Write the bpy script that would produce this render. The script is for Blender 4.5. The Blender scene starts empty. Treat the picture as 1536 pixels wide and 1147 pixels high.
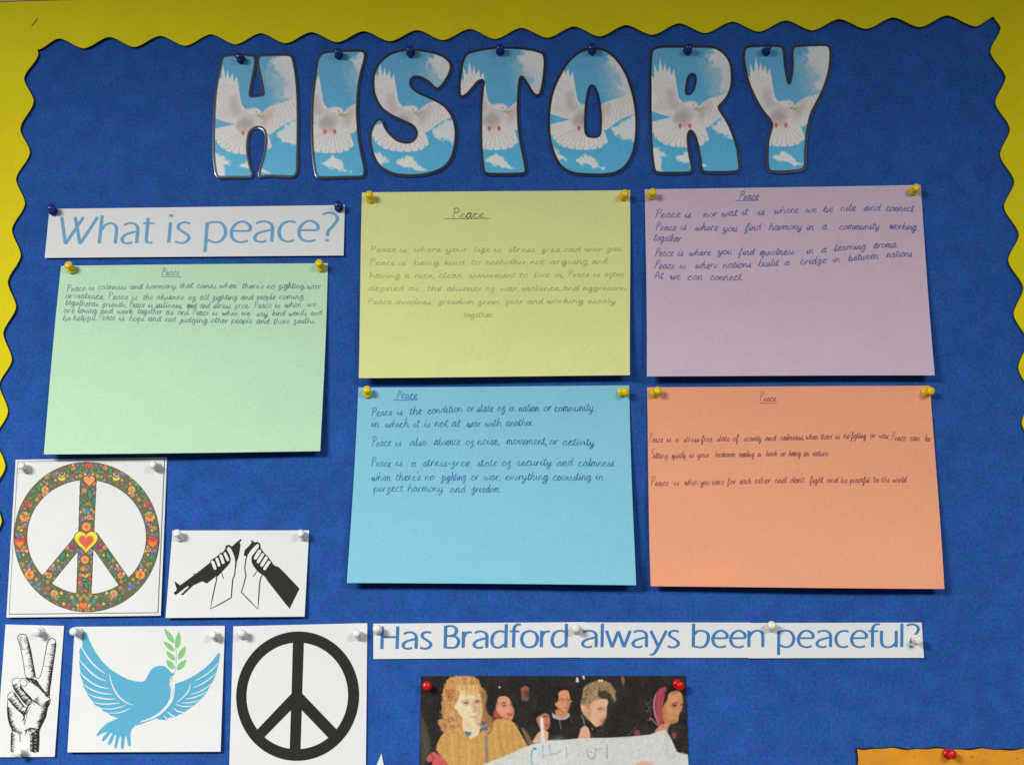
import bpy, math, random
import numpy as np
from mathutils import Vector, Quaternion
from mathutils.geometry import tessellate_polygon

rnd = random.Random(7)
scene = bpy.context.scene
col = scene.collection

# ------------------------------------------------------------------ camera
CAM_Z = 1.50          # lens height above the floor (m)
DIST = 1.109          # lens to board (m)
FOCAL = 1559.37       # focal length in pixels of the 1536 px wide photograph
TILT, YAW, ROLL = math.radians(8.0135), math.radians(-2.3783), math.radians(-0.3469)
FW = Vector((math.sin(YAW)*math.cos(TILT), math.cos(YAW)*math.cos(TILT), math.sin(TILT)))
_rt = Vector((math.cos(YAW), -math.sin(YAW), 0)); _up = _rt.cross(FW)
RT = _rt*math.cos(ROLL) + _up*math.sin(ROLL)
UP = -_rt*math.sin(ROLL) + _up*math.cos(ROLL)
cam_data = bpy.data.cameras.new("camera"); cam = bpy.data.objects.new("camera", cam_data); col.objects.link(cam)
cam_data.sensor_width = 36; cam_data.lens = 36*FOCAL/1536; cam_data.clip_start = .01; cam_data.clip_end = 100
from mathutils import Matrix
cam.matrix_world = Matrix(((RT.x, UP.x, -FW.x, 0), (RT.y, UP.y, -FW.y, -DIST), (RT.z, UP.z, -FW.z, CAM_Z), (0, 0, 0, 1)))
scene.camera = cam

# ------------------------------------------------------------------ light
world = bpy.data.worlds.new("World"); scene.world = world; world.use_nodes = True
bg = world.node_tree.nodes['Background']; bg.inputs[0].default_value = (.80, .88, 1, 1); bg.inputs[1].default_value = .085
def area(name, loc, target, sx, sy, power, colr, spread=180):
    l = bpy.data.lights.new(name, 'AREA'); l.shape = 'RECTANGLE'; l.size = sx; l.size_y = sy; l.energy = power; l.color = colr; l.spread = math.radians(spread)
    o = bpy.data.objects.new(name, l); col.objects.link(o); o.location = loc
    o.rotation_euler = (Vector(target)-Vector(loc)).to_track_quat('-Z', 'Y').to_euler(); return o
area("ceiling_light", (-1.30, -1.85, 2.38), (-1.28, -1.72, 0), .78, .70, 108, (1, .985, .94), 170.5)
area("ceiling_light", (1.15, -2.05, 2.38), (1.12, -1.92, 0), .78, .70, 57, (1, .98, .94), 167.5)
scene.view_settings.view_transform = 'Standard'; scene.view_settings.look = 'None'
scene.cycles.filter_width = 1.5
scene.view_settings.exposure = 0; scene.view_settings.gamma = 1

# ------------------------------------------------------------------ geometry on the board plane (y = 0, board faces -Y)
_K = np.array([[FW.x, RT.x, UP.x], [FW.y, RT.y, UP.y], [FW.z, RT.z, UP.z]])
def P(x, y, h=0.0):
    """place on the board, h metres proud of it, measured off the photograph (arrays allowed)"""
    x = np.asarray(x, float); y = np.asarray(y, float); h = np.asarray(h, float)
    d = [_K[i, 0]*FOCAL + _K[i, 1]*(x-768) - _K[i, 2]*(y-573.5) for i in range(3)]
    k = (DIST-h)/d[1]
    return np.stack(np.broadcast_arrays(d[0]*k, -h, CAM_Z + d[2]*k), -1)

def lin(c):
    c = np.asarray(c, float)/255.0
    return np.where(c <= .04045, c/12.92, ((c+.055)/1.055)**2.4)

def thing(name, label, cat, loc, group=None):
    o = bpy.data.objects.new(name, None); col.objects.link(o); o.location = Vector(loc); o.empty_display_size = .02
    o['label'] = label; o['category'] = cat
    if group: o['group'] = group
    return o

def mesh_obj(name, v, faces, m, root=None, parent=None, colors=None, smooth=False):
    v = np.asarray(v, float).reshape(-1, 3)
    if root is not None: v = v - np.array(root.location)
    me = bpy.data.meshes.new(name)
    if isinstance(faces, np.ndarray):
        n = len(faces); k = faces.shape[1]
        me.vertices.add(len(v)); me.vertices.foreach_set('co', v.ravel())
        me.loops.add(n*k); me.loops.foreach_set('vertex_index', faces.ravel().astype(np.int32))
        me.polygons.add(n); me.polygons.foreach_set('loop_start', np.arange(0, n*k, k, dtype=np.int32))
        me.update(calc_edges=True)
    else:
        me.from_pydata(v.tolist(), [], faces)
    if colors is not None:
        ca = me.color_attributes.new('print', 'FLOAT_COLOR', 'POINT')
        c4 = np.ones((len(v), 4)); c4[:, :3] = colors; ca.data.foreach_set('color', c4.ravel())
    me.polygons.foreach_set('use_smooth', [bool(smooth)]*len(me.polygons))
    me.materials.append(m); me.validate(); me.update()
    o = bpy.data.objects.new(name, me); col.objects.link(o)
    if parent is not None: o.parent = parent
    elif root is not None: o.parent = root
    return o

# ------------------------------------------------------------------ materials
def mat(name, rgb, rough=.85, spec=.3, var=.05, vscale=60, bump=0, bscale=900, coat=0, attr=False, layers=()):
    m = bpy.data.materials.new(name); m.use_nodes = True; nt = m.node_tree; b = nt.nodes['Principled BSDF']
    b.inputs['Roughness'].default_value = rough; b.inputs['Specular IOR Level'].default_value = spec
    if coat: b.inputs['Coat Weight'].default_value = coat; b.inputs['Coat Roughness'].default_value = .12
    tc = nt.nodes.new('ShaderNodeTexCoord')
    if attr:
        a = nt.nodes.new('ShaderNodeAttribute'); a.attribute_name = 'print'; base = a.outputs['Color']
    else:
        a = nt.nodes.new('ShaderNodeRGB'); a.outputs[0].default_value = (*lin(rgb), 1); base = a.outputs[0]
    geo = nt.nodes.new('ShaderNodeNewGeometry')
    for sc_, amt, det in [(vscale, var, 4)] + list(layers):
        if amt <= 0: continue
        n = nt.nodes.new('ShaderNodeTexNoise'); n.inputs['Scale'].default_value = sc_; n.inputs['Detail'].default_value = det
        nt.links.new(geo.outputs['Position'], n.inputs['Vector'])
        mr = nt.nodes.new('ShaderNodeMapRange'); mr.inputs[1].default_value = .3; mr.inputs[2].default_value = .7
        mr.inputs[3].default_value = 1-amt; mr.inputs[4].default_value = 1+amt
        nt.links.new(n.outputs['Fac'], mr.inputs[0])
        mx = nt.nodes.new('ShaderNodeMix'); mx.data_type = 'RGBA'; mx.blend_type = 'MULTIPLY'; mx.inputs[0].default_value = 1
        nt.links.new(base, mx.inputs[6]); nt.links.new(mr.outputs[0], mx.inputs[7]); base = mx.outputs[2]
    nt.links.new(base, b.inputs['Base Color'])
    if bump:
        n = nt.nodes.new('ShaderNodeTexNoise'); n.inputs['Scale'].default_value = bscale; n.inputs['Detail'].default_value = 3
        nt.links.new(geo.outputs['Position'], n.inputs['Vector'])
        bp = nt.nodes.new('ShaderNodeBump'); bp.inputs['Strength'].default_value = bump; bp.inputs['Distance'].default_value = .0006
        nt.links.new(n.outputs['Fac'], bp.inputs['Height']); nt.links.new(bp.outputs[0], b.inputs['Normal'])
    return m

GR = (520, .05, 2)      # fine paper grain
M = {}
M['backing'] = mat('blue_backing_paper', (36, 83, 166), .95, .1, .07, 9, .2, 500, layers=((45, .13, 6), (330, .2, 3), (900, .22, 2)))
M['yellow_border'] = mat('yellow_border_card', (228, 212, 0), .75, .25, .04, 20, .1, 600, layers=(GR,))
M['card_edge'] = mat('dark_card_edge', (50, 40, 10), .9, .1)
M['green_paper'] = mat('pale_green_paper', (194, 230, 197), .9, .1, .015, 30, .12, 700, layers=(GR,))
M['yellow_paper'] = mat('pale_yellow_paper', (228, 230, 156), .9, .1, .015, 30, .12, 700, layers=(GR,))
M['lilac_paper'] = mat('lilac_paper', (210, 188, 206), .9, .1, .015, 30, .12, 700, layers=(GR,))
M['blue_paper'] = mat('sky_blue_paper', (138, 205, 228), .9, .1, .015, 30, .12, 700, layers=(GR,))
M['peach_paper'] = mat('peach_orange_paper', (243, 168, 131), .9, .1, .015, 30, .12, 700, layers=(GR,))
M['white_paper'] = mat('white_printer_paper', (229, 231, 231), .85, .15, .012, 30, .05, 700, layers=((520, .025, 2),))
M['print'] = mat('colour_print', None, .55, .25, .0, attr=True, layers=((420, .05, 2),))
M['glossy_print'] = mat('laminated_print', None, .5, .3, .0, attr=True, coat=.35, layers=((420, .05, 2),))
M['laminate'] = mat('laminate_film_rim', (66, 62, 72), .2, .5, .05, coat=1); M['laminate'].node_tree.nodes['Principled BSDF'].inputs['Coat Roughness'].default_value = .15
M['letter_black'] = mat('printed_black_outline', (30, 32, 40), .4, .4, .05, coat=.3)
M['banner_ink'] = mat('pale_blue_print_ink', (114, 168, 208), .7, .2, .06, 300)
M['question_ink'] = mat('blue_print_ink', (62, 126, 188), .7, .2, .06, 300)
M['black_ink'] = mat('black_print_ink', (38, 38, 36), .7, .25, .08, 300)
M['grey_ink'] = mat('grey_print_ink', (105, 104, 100), .7, .25, .08, 300)
M['dove_ink'] = mat('sky_blue_print_ink', (94, 174, 206), .75, .2, .04, 300)
M['leaf_ink'] = mat('leaf_green_print_ink', (134, 198, 130), .75, .2, .04, 300)
M['stem_ink'] = mat('stem_grey_print_ink', (150, 160, 150), .75, .2, .04, 300)
M['pen_green'] = mat('blue_grey_pen_ink', (104, 134, 146), .6, .3, .15, 900)
M['pencil'] = mat('soft_pencil', (184, 182, 122), .6, .3, .12, 900)
M['pencil_dark'] = mat('darker_pencil', (120, 118, 92), .6, .3, .12, 900)
M['pen_lilac'] = mat('violet_blue_pen_ink', (116, 110, 172), .6, .3, .15, 900)
M['pen_blue'] = mat('blue_pen_ink', (58, 108, 176), .6, .3, .12, 900)
M['pen_peach'] = mat('dark_purple_pen_ink', (142, 88, 98), .6, .3, .15, 900)
M['wall'] = mat('cream_painted_wall', (214, 204, 198), .9, .2, .03, 8, .1, 300)
M['frame'] = mat('pale_board_frame', (205, 194, 190), .5, .4, .04, 20)
M['core'] = mat('softboard_core', (150, 125, 90), .95, .1, .1, 60)
M['stained'] = mat('tea_stained_orange_paper', (226, 152, 44), .85, .15, .12, 14, .2, 400, layers=((60, .10, 4), GR))
M['burnt'] = mat('burnt_paper_edge', (36, 26, 24), .9, .1, .1)
M['stain'] = mat('reddish_stain', (214, 116, 50), .9, .1, .2, 90)
_nt = M['backing'].node_tree; _mixes = [n for n in _nt.nodes if n.type == 'RGB']
_n = _nt.nodes.new('ShaderNodeTexNoise'); _n.inputs['Scale'].default_value = 95; _n.inputs['Detail'].default_value = 4
_n.inputs['Distortion'].default_value = .6
_g = [n for n in _nt.nodes if n.type == 'NEW_GEOMETRY'][0]; _nt.links.new(_g.outputs['Position'], _n.inputs['Vector'])
_rp = _nt.nodes.new('ShaderNodeValToRGB'); _rp.color_ramp.elements[0].position = .36; _rp.color_ramp.elements[1].position = .64
_rp.color_ramp.elements[0].color = (*lin((46, 82, 165)), 1); _rp.color_ramp.elements[1].color = (*lin((35, 91, 161)), 1)
_nt.links.new(_n.outputs['Fac'], _rp.inputs[0])
for _l in list(_nt.links):
    if _l.from_node == _mixes[0]: _nt.links.new(_rp.outputs[0], _l.to_socket)
def plastic(name, rgb):
    m = mat(name, rgb, .34, .4, .02, 50, coat=.25)
    b = m.node_tree.nodes['Principled BSDF']; b.inputs['Subsurface Weight'].default_value = .12
    b.inputs['Subsurface Radius'].default_value = (.004, .004, .004); b.inputs['Subsurface Scale'].default_value = .4
    return m
M['pin_yellow'] = plastic('yellow_pin_plastic', (242, 210, 0))
M['pin_white'] = plastic('white_pin_plastic', (232, 230, 224))
M['pin_blue'] = plastic('blue_pin_plastic', (8, 42, 132))
M['pin_red'] = plastic('red_pin_plastic', (206, 14, 14))
M['steel'] = mat('pin_steel', (180, 180, 180), .3, .5); M['steel'].node_tree.nodes['Principled BSDF'].inputs['Metallic'].default_value = 1

# ------------------------------------------------------------------ curve helpers
def cr(pts, n=6, closed=False):
    p = np.asarray(pts, float); N = len(p)
    if N < 3 and not closed:
        t = np.linspace(0, 1, n+1)[:, None]; return p[0]*(1-t) + p[-1]*t
    out = []
    rng = range(N) if closed else range(N-1)
    for i in rng:
        if closed: a, b, c, d = p[i-1], p[i], p[(i+1) % N], p[(i+2) % N]
        else: a, b, c, d = p[max(i-1, 0)], p[i], p[i+1], p[min(i+2, N-1)]
        for k in range(n):
            t = k/n
            out.append(.5*((2*b) + (-a+c)*t + (2*a-5*b+4*c-d)*t*t + (-a+3*b-3*c+d)*t**3))
    if not closed: out.append(p[-1])
    return np.array(out)
def dens(pts, step=4.0):
    p = np.asarray(pts, float); out = [p[0]]
    for a, b in zip(p[:-1], p[1:]):
        k = max(1, int(math.ceil(np.hypot(*(b-a))/step)))
        for j in range(1, k+1): out.append(a+(b-a)*j/k)
    return np.array(out)

class Ink:
    """collects flat strokes and filled shapes that lie on a surface; builds ONE mesh"""
    def __init__(s, surf): s.surf = surf; s.v = []; s.f = []; s.n = 0; s.k = 0
    def stroke(s, pts, w, ends=True, eps=None):
        p = np.asarray(pts, float)
        if len(p) < 2: return
        keep = [0] + [i for i in range(1, len(p)) if np.hypot(*(p[i]-p[i-1])) > 1e-4]; p = p[keep]
        if len(p) < 2: return
        t = np.gradient(p, axis=0); t /= np.maximum(np.hypot(t[:, 0], t[:, 1]), 1e-9)[:, None]
        nrm = np.stack([-t[:, 1], t[:, 0]], 1)
        ww = w(t) if callable(w) else np.broadcast_to(np.asarray(w, float), (len(p),))
        if callable(w) is False and ends and len(p) > 3: ww = ww.copy(); ww[0] *= .6; ww[-1] *= .5
        a = p + nrm*ww[:, None]/2; b = p - nrm*ww[:, None]/2
        s.k += 1; base = .00012 + (s.k % 60)*2.5e-6 if eps is None else eps
        e = base + np.linspace(0, 2.0e-6, len(p))
        va = s.surf(a[:, 0], a[:, 1], e); vb = s.surf(b[:, 0], b[:, 1], e)
        v = np.empty((2*len(p), 3)); v[0::2] = va; v[1::2] = vb
        for i in range(len(p)-1):
            q = s.n+2*i; s.f.append((q, q+1, q+3, q+2))
        s.v.append(v); s.n += len(v)
    def fill(s, outer, holes=(), eps=.0001):
        loops = [np.asarray(outer, float)] + [np.asarray(h, float) for h in holes]
        tris = tessellate_polygon([[Vector((q[0], q[1], 0)) for q in l] for l in loops])
        allp = np.concatenate(loops); v = s.surf(allp[:, 0], allp[:, 1], np.full(len(allp), eps))
        for t in tris:
            a, b, c = allp[list(t)]
            if (b[0]-a[0])*(c[1]-a[1])-(b[1]-a[1])*(c[0]-a[0]) > 0: t = (t[0], t[2], t[1])
            s.f.append(tuple(s.n+i for i in t))
        s.v.append(v); s.n += len(v)
    def disc(s, c, rx, ry=None, ang=0, eps=.0001, n=14):
        ry = ry or rx; t = np.linspace(0, 2*math.pi, n, endpoint=False); ca, sa = math.cos(ang), math.sin(ang)
        x = rx*np.cos(t); y = ry*np.sin(t)
        s.fill(np.stack([c[0]+x*ca-y*sa, c[1]+x*sa+y*ca], 1), eps=eps)
    def build(s, name, m, root, parent=None):
        return mesh_obj(name, np.concatenate(s.v), s.f, m, root, parent)

# ------------------------------------------------------------------ sheets
def homog(src, dst):
    A = []; B = []
    for (u, v), (x, y) in zip(src, dst):
        A += [[u, v, 1, 0, 0, 0, -u*x, -v*x], [0, 0, 0, u, v, 1, -u*y, -v*y]]; B += [x, y]
    h = np.linalg.solve(np.array(A, float), np.array(B, float)); return np.append(h, 1).reshape(3, 3)
def hap(H, x, y):
    w = H[2, 0]*x+H[2, 1]*y+H[2, 2]; return (H[0, 0]*x+H[0, 1]*y+H[0, 2])/w, (H[1, 0]*x+H[1, 1]*y+H[1, 2])/w

class Sheet:
    def __init__(s, quad, hfun=None, plane=None, wob=None):
        s.H = homog([(0, 0), (1, 0), (1, 1), (0, 1)], quad); s.Hi = np.linalg.inv(s.H)
        s.hfun = hfun; s.wob = wob; s.quad = quad
        if plane is not None:                       # heights of TL, TR, BL corner: an exact flat sheet
            a, b, c = (P(q[0], q[1], h) for q, h in zip((quad[0], quad[1], quad[3]), plane))
            n = np.cross(b-a, c-a); s.n = n/np.linalg.norm(n); s.n = s.n if s.n[1] < 0 else -s.n; s.a = a
        s.plane = plane
        cx = sum(q[0] for q in quad)/4; cy = sum(q[1] for q in quad)/4; s.centre = s.surf(np.array(cx), np.array(cy), 0)
    def surf(s, x, y, e=0):
        x = np.asarray(x, float); y = np.asarray(y, float)
        if s.plane is not None:
            C = np.array([0, -DIST, CAM_Z]); q = P(x, y, 0); d = q-C
            t = ((s.a-C)@s.n)/(d@s.n); pt = C + d*t[..., None]
            return pt + np.asarray(e)[..., None]*s.n
        u, v = hap(s.Hi, x, y); return P(x, y, s.hfun(u, v)+e)
    def build(s, name, m, root, nu=36, nv=28, thick=.00028):
        u, v = np.meshgrid(np.linspace(0, 1, nu), np.linspace(0, 1, nv))
        uu, vv = u.copy(), v.copy()
        if s.wob: du, dv = s.wob(u, v); uu = uu+du; vv = vv+dv
        x, y = hap(s.H, uu, vv)
        f = s.surf(x, y, np.zeros_like(x)).reshape(-1, 3); b = s.surf(x, y, np.zeros_like(x)-thick).reshape(-1, 3)
        idx = np.arange(nu*nv).reshape(nv, nu); F = []
        q = np.stack([idx[:-1, :-1], idx[1:, :-1], idx[1:, 1:], idx[:-1, 1:]], -1).reshape(-1, 4)
        F.append(q); F.append(q[:, ::-1]+nu*nv)
        rim = np.concatenate([idx[0, :], idx[1:, -1], idx[-1, -2::-1], idx[-2:0:-1, 0]])
        k = len(rim); r1 = np.arange(k)+2*nu*nv; r2 = np.roll(r1, -1); F.append(np.stack([r1, r2, r2+k, r1+k], 1))
        return mesh_obj(name, np.concatenate([f, b, f[rim], b[rim]]), np.concatenate(F), m, root, smooth=True)

# ------------------------------------------------------------------ raster printing (flat colour prints as fine coloured grids)
def sdf(X, Y, poly):
    p = np.asarray(poly, float); d2 = np.full(X.shape, 1e18); ins = np.zeros(X.shape, bool)
    for (x0, y0), (x1, y1) in zip(p, np.roll(p, -1, 0)):
        ex, ey = x1-x0, y1-y0; L = ex*ex+ey*ey
        if L < 1e-12: continue
        t = np.clip(((X-x0)*ex+(Y-y0)*ey)/L, 0, 1); d2 = np.minimum(d2, (X-x0-t*ex)**2+(Y-y0-t*ey)**2)
        if y0 != y1:
            c = ((y0 > Y) != (y1 > Y)) & (X < ex*(Y-y0)/(y1-y0)+x0); ins ^= c
    d = np.sqrt(d2); return np.where(ins, -d, d)
_pr = np.random.RandomState(3)
def vnoise(X, Y, s, seed=0):
    g = np.random.RandomState(seed).rand(64, 64); x = X/s; y = Y/s
    xi = np.floor(x).astype(int); yi = np.floor(y).astype(int); fx = x-xi; fy = y-yi; fx = fx*fx*(3-2*fx); fy = fy*fy*(3-2*fy)
    a = g[yi % 64, xi % 64]; b = g[yi % 64, (xi+1) % 64]; c = g[(yi+1) % 64, xi % 64]; d = g[(yi+1) % 64, (xi+1) % 64]
    return (a*(1-fx)+b*fx)*(1-fy)+(c*(1-fx)+d*fx)*fy
class Canvas:
    def __init__(s, x0, y0, x1, y1, step, bgc):
        s.x = np.arange(x0, x1+step*.5, step); s.y = np.arange(y0, y1+step*.5, step); s.X, s.Y = np.meshgrid(s.x, s.y)
        s.c = np.empty(s.X.shape+(3,)); s.c[:] = np.array(bgc, float); s.step = step
    def _win(s, p, m):
        i0 = np.searchsorted(s.x, p[:, 0].min()-m); i1 = np.searchsorted(s.x, p[:, 0].max()+m)
        j0 = np.searchsorted(s.y, p[:, 1].min()-m); j1 = np.searchsorted(s.y, p[:, 1].max()+m); return slice(j0, j1), slice(i0, i1)
    def blend(s, w, a, c):
        a = np.clip(a, 0, 1)[..., None]; s.c[w] = s.c[w]*(1-a)+np.array(c, float)*a
    def fill(s, poly, c, soft=1.0, alpha=1.0, smooth=0, rag=0, ragf=4, seed=1):
        p = np.asarray(poly, float)
        if smooth: p = cr(p, smooth, True)
        w = s._win(p, soft+rag+1); X, Y = s.X[w], s.Y[w]
        if X.size == 0: return
        d = sdf(X, Y, p)
        if rag: d = d + (vnoise(X, Y, ragf, seed)-.5)*2*rag
        s.blend(w, alpha*np.clip(.5-d/soft, 0, 1), c)
    def line(s, pts, w_, c, soft=.8, alpha=1.0, smooth=0):
        p = np.asarray(pts, float)
        if smooth: p = cr(p, smooth)
        w = s._win(p, w_+soft+1); X, Y = s.X[w], s.Y[w]
        if X.size == 0: return
        d2 = np.full(X.shape, 1e18)
        for (x0, y0), (x1, y1) in zip(p[:-1], p[1:]):
            ex, ey = x1-x0, y1-y0; L = max(ex*ex+ey*ey, 1e-9); t = np.clip(((X-x0)*ex+(Y-y0)*ey)/L, 0, 1)
            d2 = np.minimum(d2, (X-x0-t*ex)**2+(Y-y0-t*ey)**2)
        s.blend(w, alpha*np.clip(.5-(np.sqrt(d2)-w_/2)/soft, 0, 1), c)
    def ell(s, cx, cy, rx, ry, c, ang=0, soft=.15, alpha=1.0):
        r = max(rx, ry)*1.6+1; p = np.array([[cx-r, cy-r], [cx+r, cy+r]]); w = s._win(p, 0); X, Y = s.X[w]-cx, s.Y[w]-cy
        if X.size == 0: return
        ca, sa = math.cos(ang), math.sin(ang); q = np.sqrt(((X*ca+Y*sa)/rx)**2+((-X*sa+Y*ca)/ry)**2)
        s.blend(w, alpha*np.clip((1-q)/soft+.5, 0, 1), c)
    def build(s, name, surf, m, root, mask=None, eps=.00012, parent=None):
        v = surf(s.X.ravel(), s.Y.ravel(), np.full(s.X.size, eps)); ny, nx = s.X.shape
        idx = np.arange(nx*ny).reshape(ny, nx)
        q = np.stack([idx[:-1, :-1], idx[1:, :-1], idx[1:, 1:], idx[:-1, 1:]], -1).reshape(-1, 4)
        c = lin(s.c.reshape(-1, 3))
        if mask is not None:
            mk = mask.ravel(); q = q[mk[q].all(1)]; used = np.unique(q); rm = np.full(nx*ny, -1); rm[used] = np.arange(len(used))
            v = v[used]; c = c[used]; q = rm[q]
        return mesh_obj(name, v, q, m, root, parent, colors=c)

# ================================================================== SETTING
wx0, wx1 = -2.2, 2.2
w = mesh_obj('wall', [(wx0, .022, 0), (wx1, .022, 0), (wx1, .022, 2.9), (wx0, .022, 2.9)], [(0, 1, 2, 3)], M['wall']); w['kind'] = 'structure'
TOPL, TOPR = (-75, 4.6), (1640, -46)
def slab(corners, h0, h1):
    f = [P(x, y, h1) for x, y in corners]; b = [P(x, y, h0) for x, y in corners]; n = len(corners)
    # straight walls back from the front outline
    b = [np.array([q[0], -h0, q[2]]) for q in f]
    F = [tuple(range(n))[::-1], tuple(range(n, 2*n))] + [(i, (i+1) % n, (i+1) % n+n, i+n) for i in range(n)]
    return f+b, F
BL_, BR_ = (-115, 1330), (1700, 1330)
board = thing('notice_board', 'large pinboard covered in mottled blue backing paper', 'notice board', P(768, 640, 0))
v, F = slab([TOPL, TOPR, BR_, BL_], -.0215, -.0005); mesh_obj('board_core', v, F, M['core'], board)
mesh_obj('backing_paper', [P(*TOPL, 0), P(*TOPR, 0), P(*BR_, 0), P(*BL_, 0)], [(3, 2, 1, 0)], M['backing'], board)
v, F = slab([(-75-18, 4.2-16), (1640+18, -46.4-16), (1640, -46.4), (-75, 4.2)], -.0215, .004); mesh_obj('board_frame', v, F, M['frame'], board)

ph_ = Ink(lambda x, y, e: P(x, y, .0001+np.asarray(e)))
for q in ((1188, 1050, 1.1), (1162, 1078, .9), (1390, 54, .8), (486, 640, .8), (1460, 690, .8), (212, 262, .7), (1308, 188, .8), (950, 930, .7), (1100, 905, .7), (300, 745, .8)): ph_.disc(q[:2], q[2], n=9)
ph_.build('old_pin_holes', mat('pin_hole_dark', (14, 22, 50), .95, 0), board)['kind'] = 'stuff'

# ------------------------------------------------------------------ scalloped border
def wavepts(ext, n=14, k=.72):
    """rounded-triangle wave through alternating extremes"""
    ext = [np.array(e, float) for e in ext]; out = []
    for a, b in zip(ext[:-1], ext[1:]):
        for i in range(n):
            t = i/n; s_ = (1-math.cos(math.pi*t))/2; m_ = k*s_+(1-k)*t
            out.append(np.array([a[0]+(b[0]-a[0])*t, a[1]+(b[1]-a[1])*m_]) if abs(b[0]-a[0]) > abs(b[1]-a[1]) else np.array([a[0]+(b[0]-a[0])*m_, a[1]+(b[1]-a[1])*t]))
    out.append(ext[-1]); return np.array(out)
pk = [(88.4, 58), (164, 55.7), (240, 54), (316.5, 51.8), (391, 50), (467, 48.4), (545.5, 47), (625.6, 45.4), (704.5, 43.7), (782, 42), (861, 40), (939, 37.9), (1018.5, 35.3), (1098.6, 32.8), (1178.7, 31), (1259, 28.9), (1339.8, 26.5), (1420.4, 23.5)]
ext = [(56, 75)]
for a, b in zip(pk[:-1], pk[1:]): ext += [a, ((a[0]+b[0])/2-.5, (a[1]+b[1])/2+16)]
ext += [pk[-1], (1463.6, 40), (1491, 25.5)]
topw = wavepts(ext)
lb = [(50.5, 152), (44.8, 228.7), (37.4, 305), (31, 382.8), (24, 459.8), (17.8, 539), (12, 616.7), (8, 699), (2.5, 781), (-3, 862), (-8, 944), (-14, 1027), (-20, 1110), (-26, 1195), (-32, 1280)]
lv = [(36, 118), (30.3, 193.5), (24, 269), (17.8, 345), (11.5, 423), (4.8, 500), (-1, 577), (-6.5, 657), (-12, 740), (-17, 822), (-22, 903), (-28, 986), (-34, 1069), (-40, 1153), (-46, 1238)]
e = [(56, 75), (57.5, 81)]
for a, b in zip(lv, lb): e += [a, b]
leftw = wavepts(e)
rl = [(1485.6, 77.5), (1493, 154), (1500, 232), (1506, 310), (1512.4, 390), (1520.5, 470.7), (1527.5, 551), (1532.6, 634), (1538, 716), (1545, 800), (1551, 884), (1558, 968), (1564, 1053), (1571, 1139), (1577, 1225)]
rr = [(1508.4, 116.5), (1515, 194), (1521.6, 273), (1528.5, 352), (1535, 432), (1541, 512), (1547, 594), (1553, 676), (1560, 758), (1566, 842), (1573, 926), (1580, 1010), (1586, 1096), (1592, 1182), (1598, 1268)]
e = [(1491, 25.5), (1501, 42)]
for a, b in zip(rl, rr): e += [a, b]
rightw = wavepts(e)
def border(inner, o0, o1, h, label, th=.0018, flip=False):
    n = len(inner); arc = np.linspace(0, 1, n)[:, None]; outer = np.array(o0)*(1-arc)+np.array(o1)*arc
    root = thing('border_strip', label, 'border trim', P(*inner[n//2], h), 'scalloped yellow border strips round the board')
    rip = h + .0006*np.sin(np.linspace(0, 1, n)*23)
    fi = P(inner[:, 0], inner[:, 1], rip); fo = P(outer[:, 0], outer[:, 1], h)
    bi = fi.copy(); bi[:, 1] = -.0004 - (rip-.0014-.0004)*.0 ; bi[:, 1] = fi[:, 1]+th; bo = fo.copy(); bo[:, 1] = fo[:, 1]+th
    v = np.concatenate([fi, fo, bi, bo]); F = []
    for i in range(n-1):
        F.append((i, n+i, n+i+1, i+1)); F.append((2*n+i, 2*n+i+1, 3*n+i+1, 3*n+i)); F.append((n+i, 3*n+i, 3*n+i+1, n+i+1))
    for i in (0, n-1): F.append((i, n+i, 3*n+i, 2*n+i))
    mesh_obj('scalloped_strip', v, F, M['yellow_border'], root)
    W = [(i, i+1, n+i+1, n+i) for i in range(n-1)]
    ef = fi.copy(); ef[:, 1] += .0001; eb = bi.copy(); eb[:, 1] -= .0001
    o = np.concatenate([ef, eb]); mesh_obj('cut_edge', o, W, M['card_edge'], root)
    return root
bt = border(topw, (-70, 5.4), (1620, -43), .0034, 'long scalloped yellow card border along the top of the board')
bl = border(leftw, (-62, -8), (-106, 1290), .0030, 'scalloped yellow card border running down the left side')
br = border(rightw, (1620, -42.6), (1688, 1290), .0030, 'scalloped yellow card border running down the right side')
mk = Ink(lambda x, y, e: P(x, y, .0040+e)); mk.stroke(cr([(47, 39), (52, 34), (56, 27.5)], 5), np.array([.5]+[1.3]*9+[.6])[:11]); mk.build('scuff_mark', M['pencil_dark'], bt)

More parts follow.
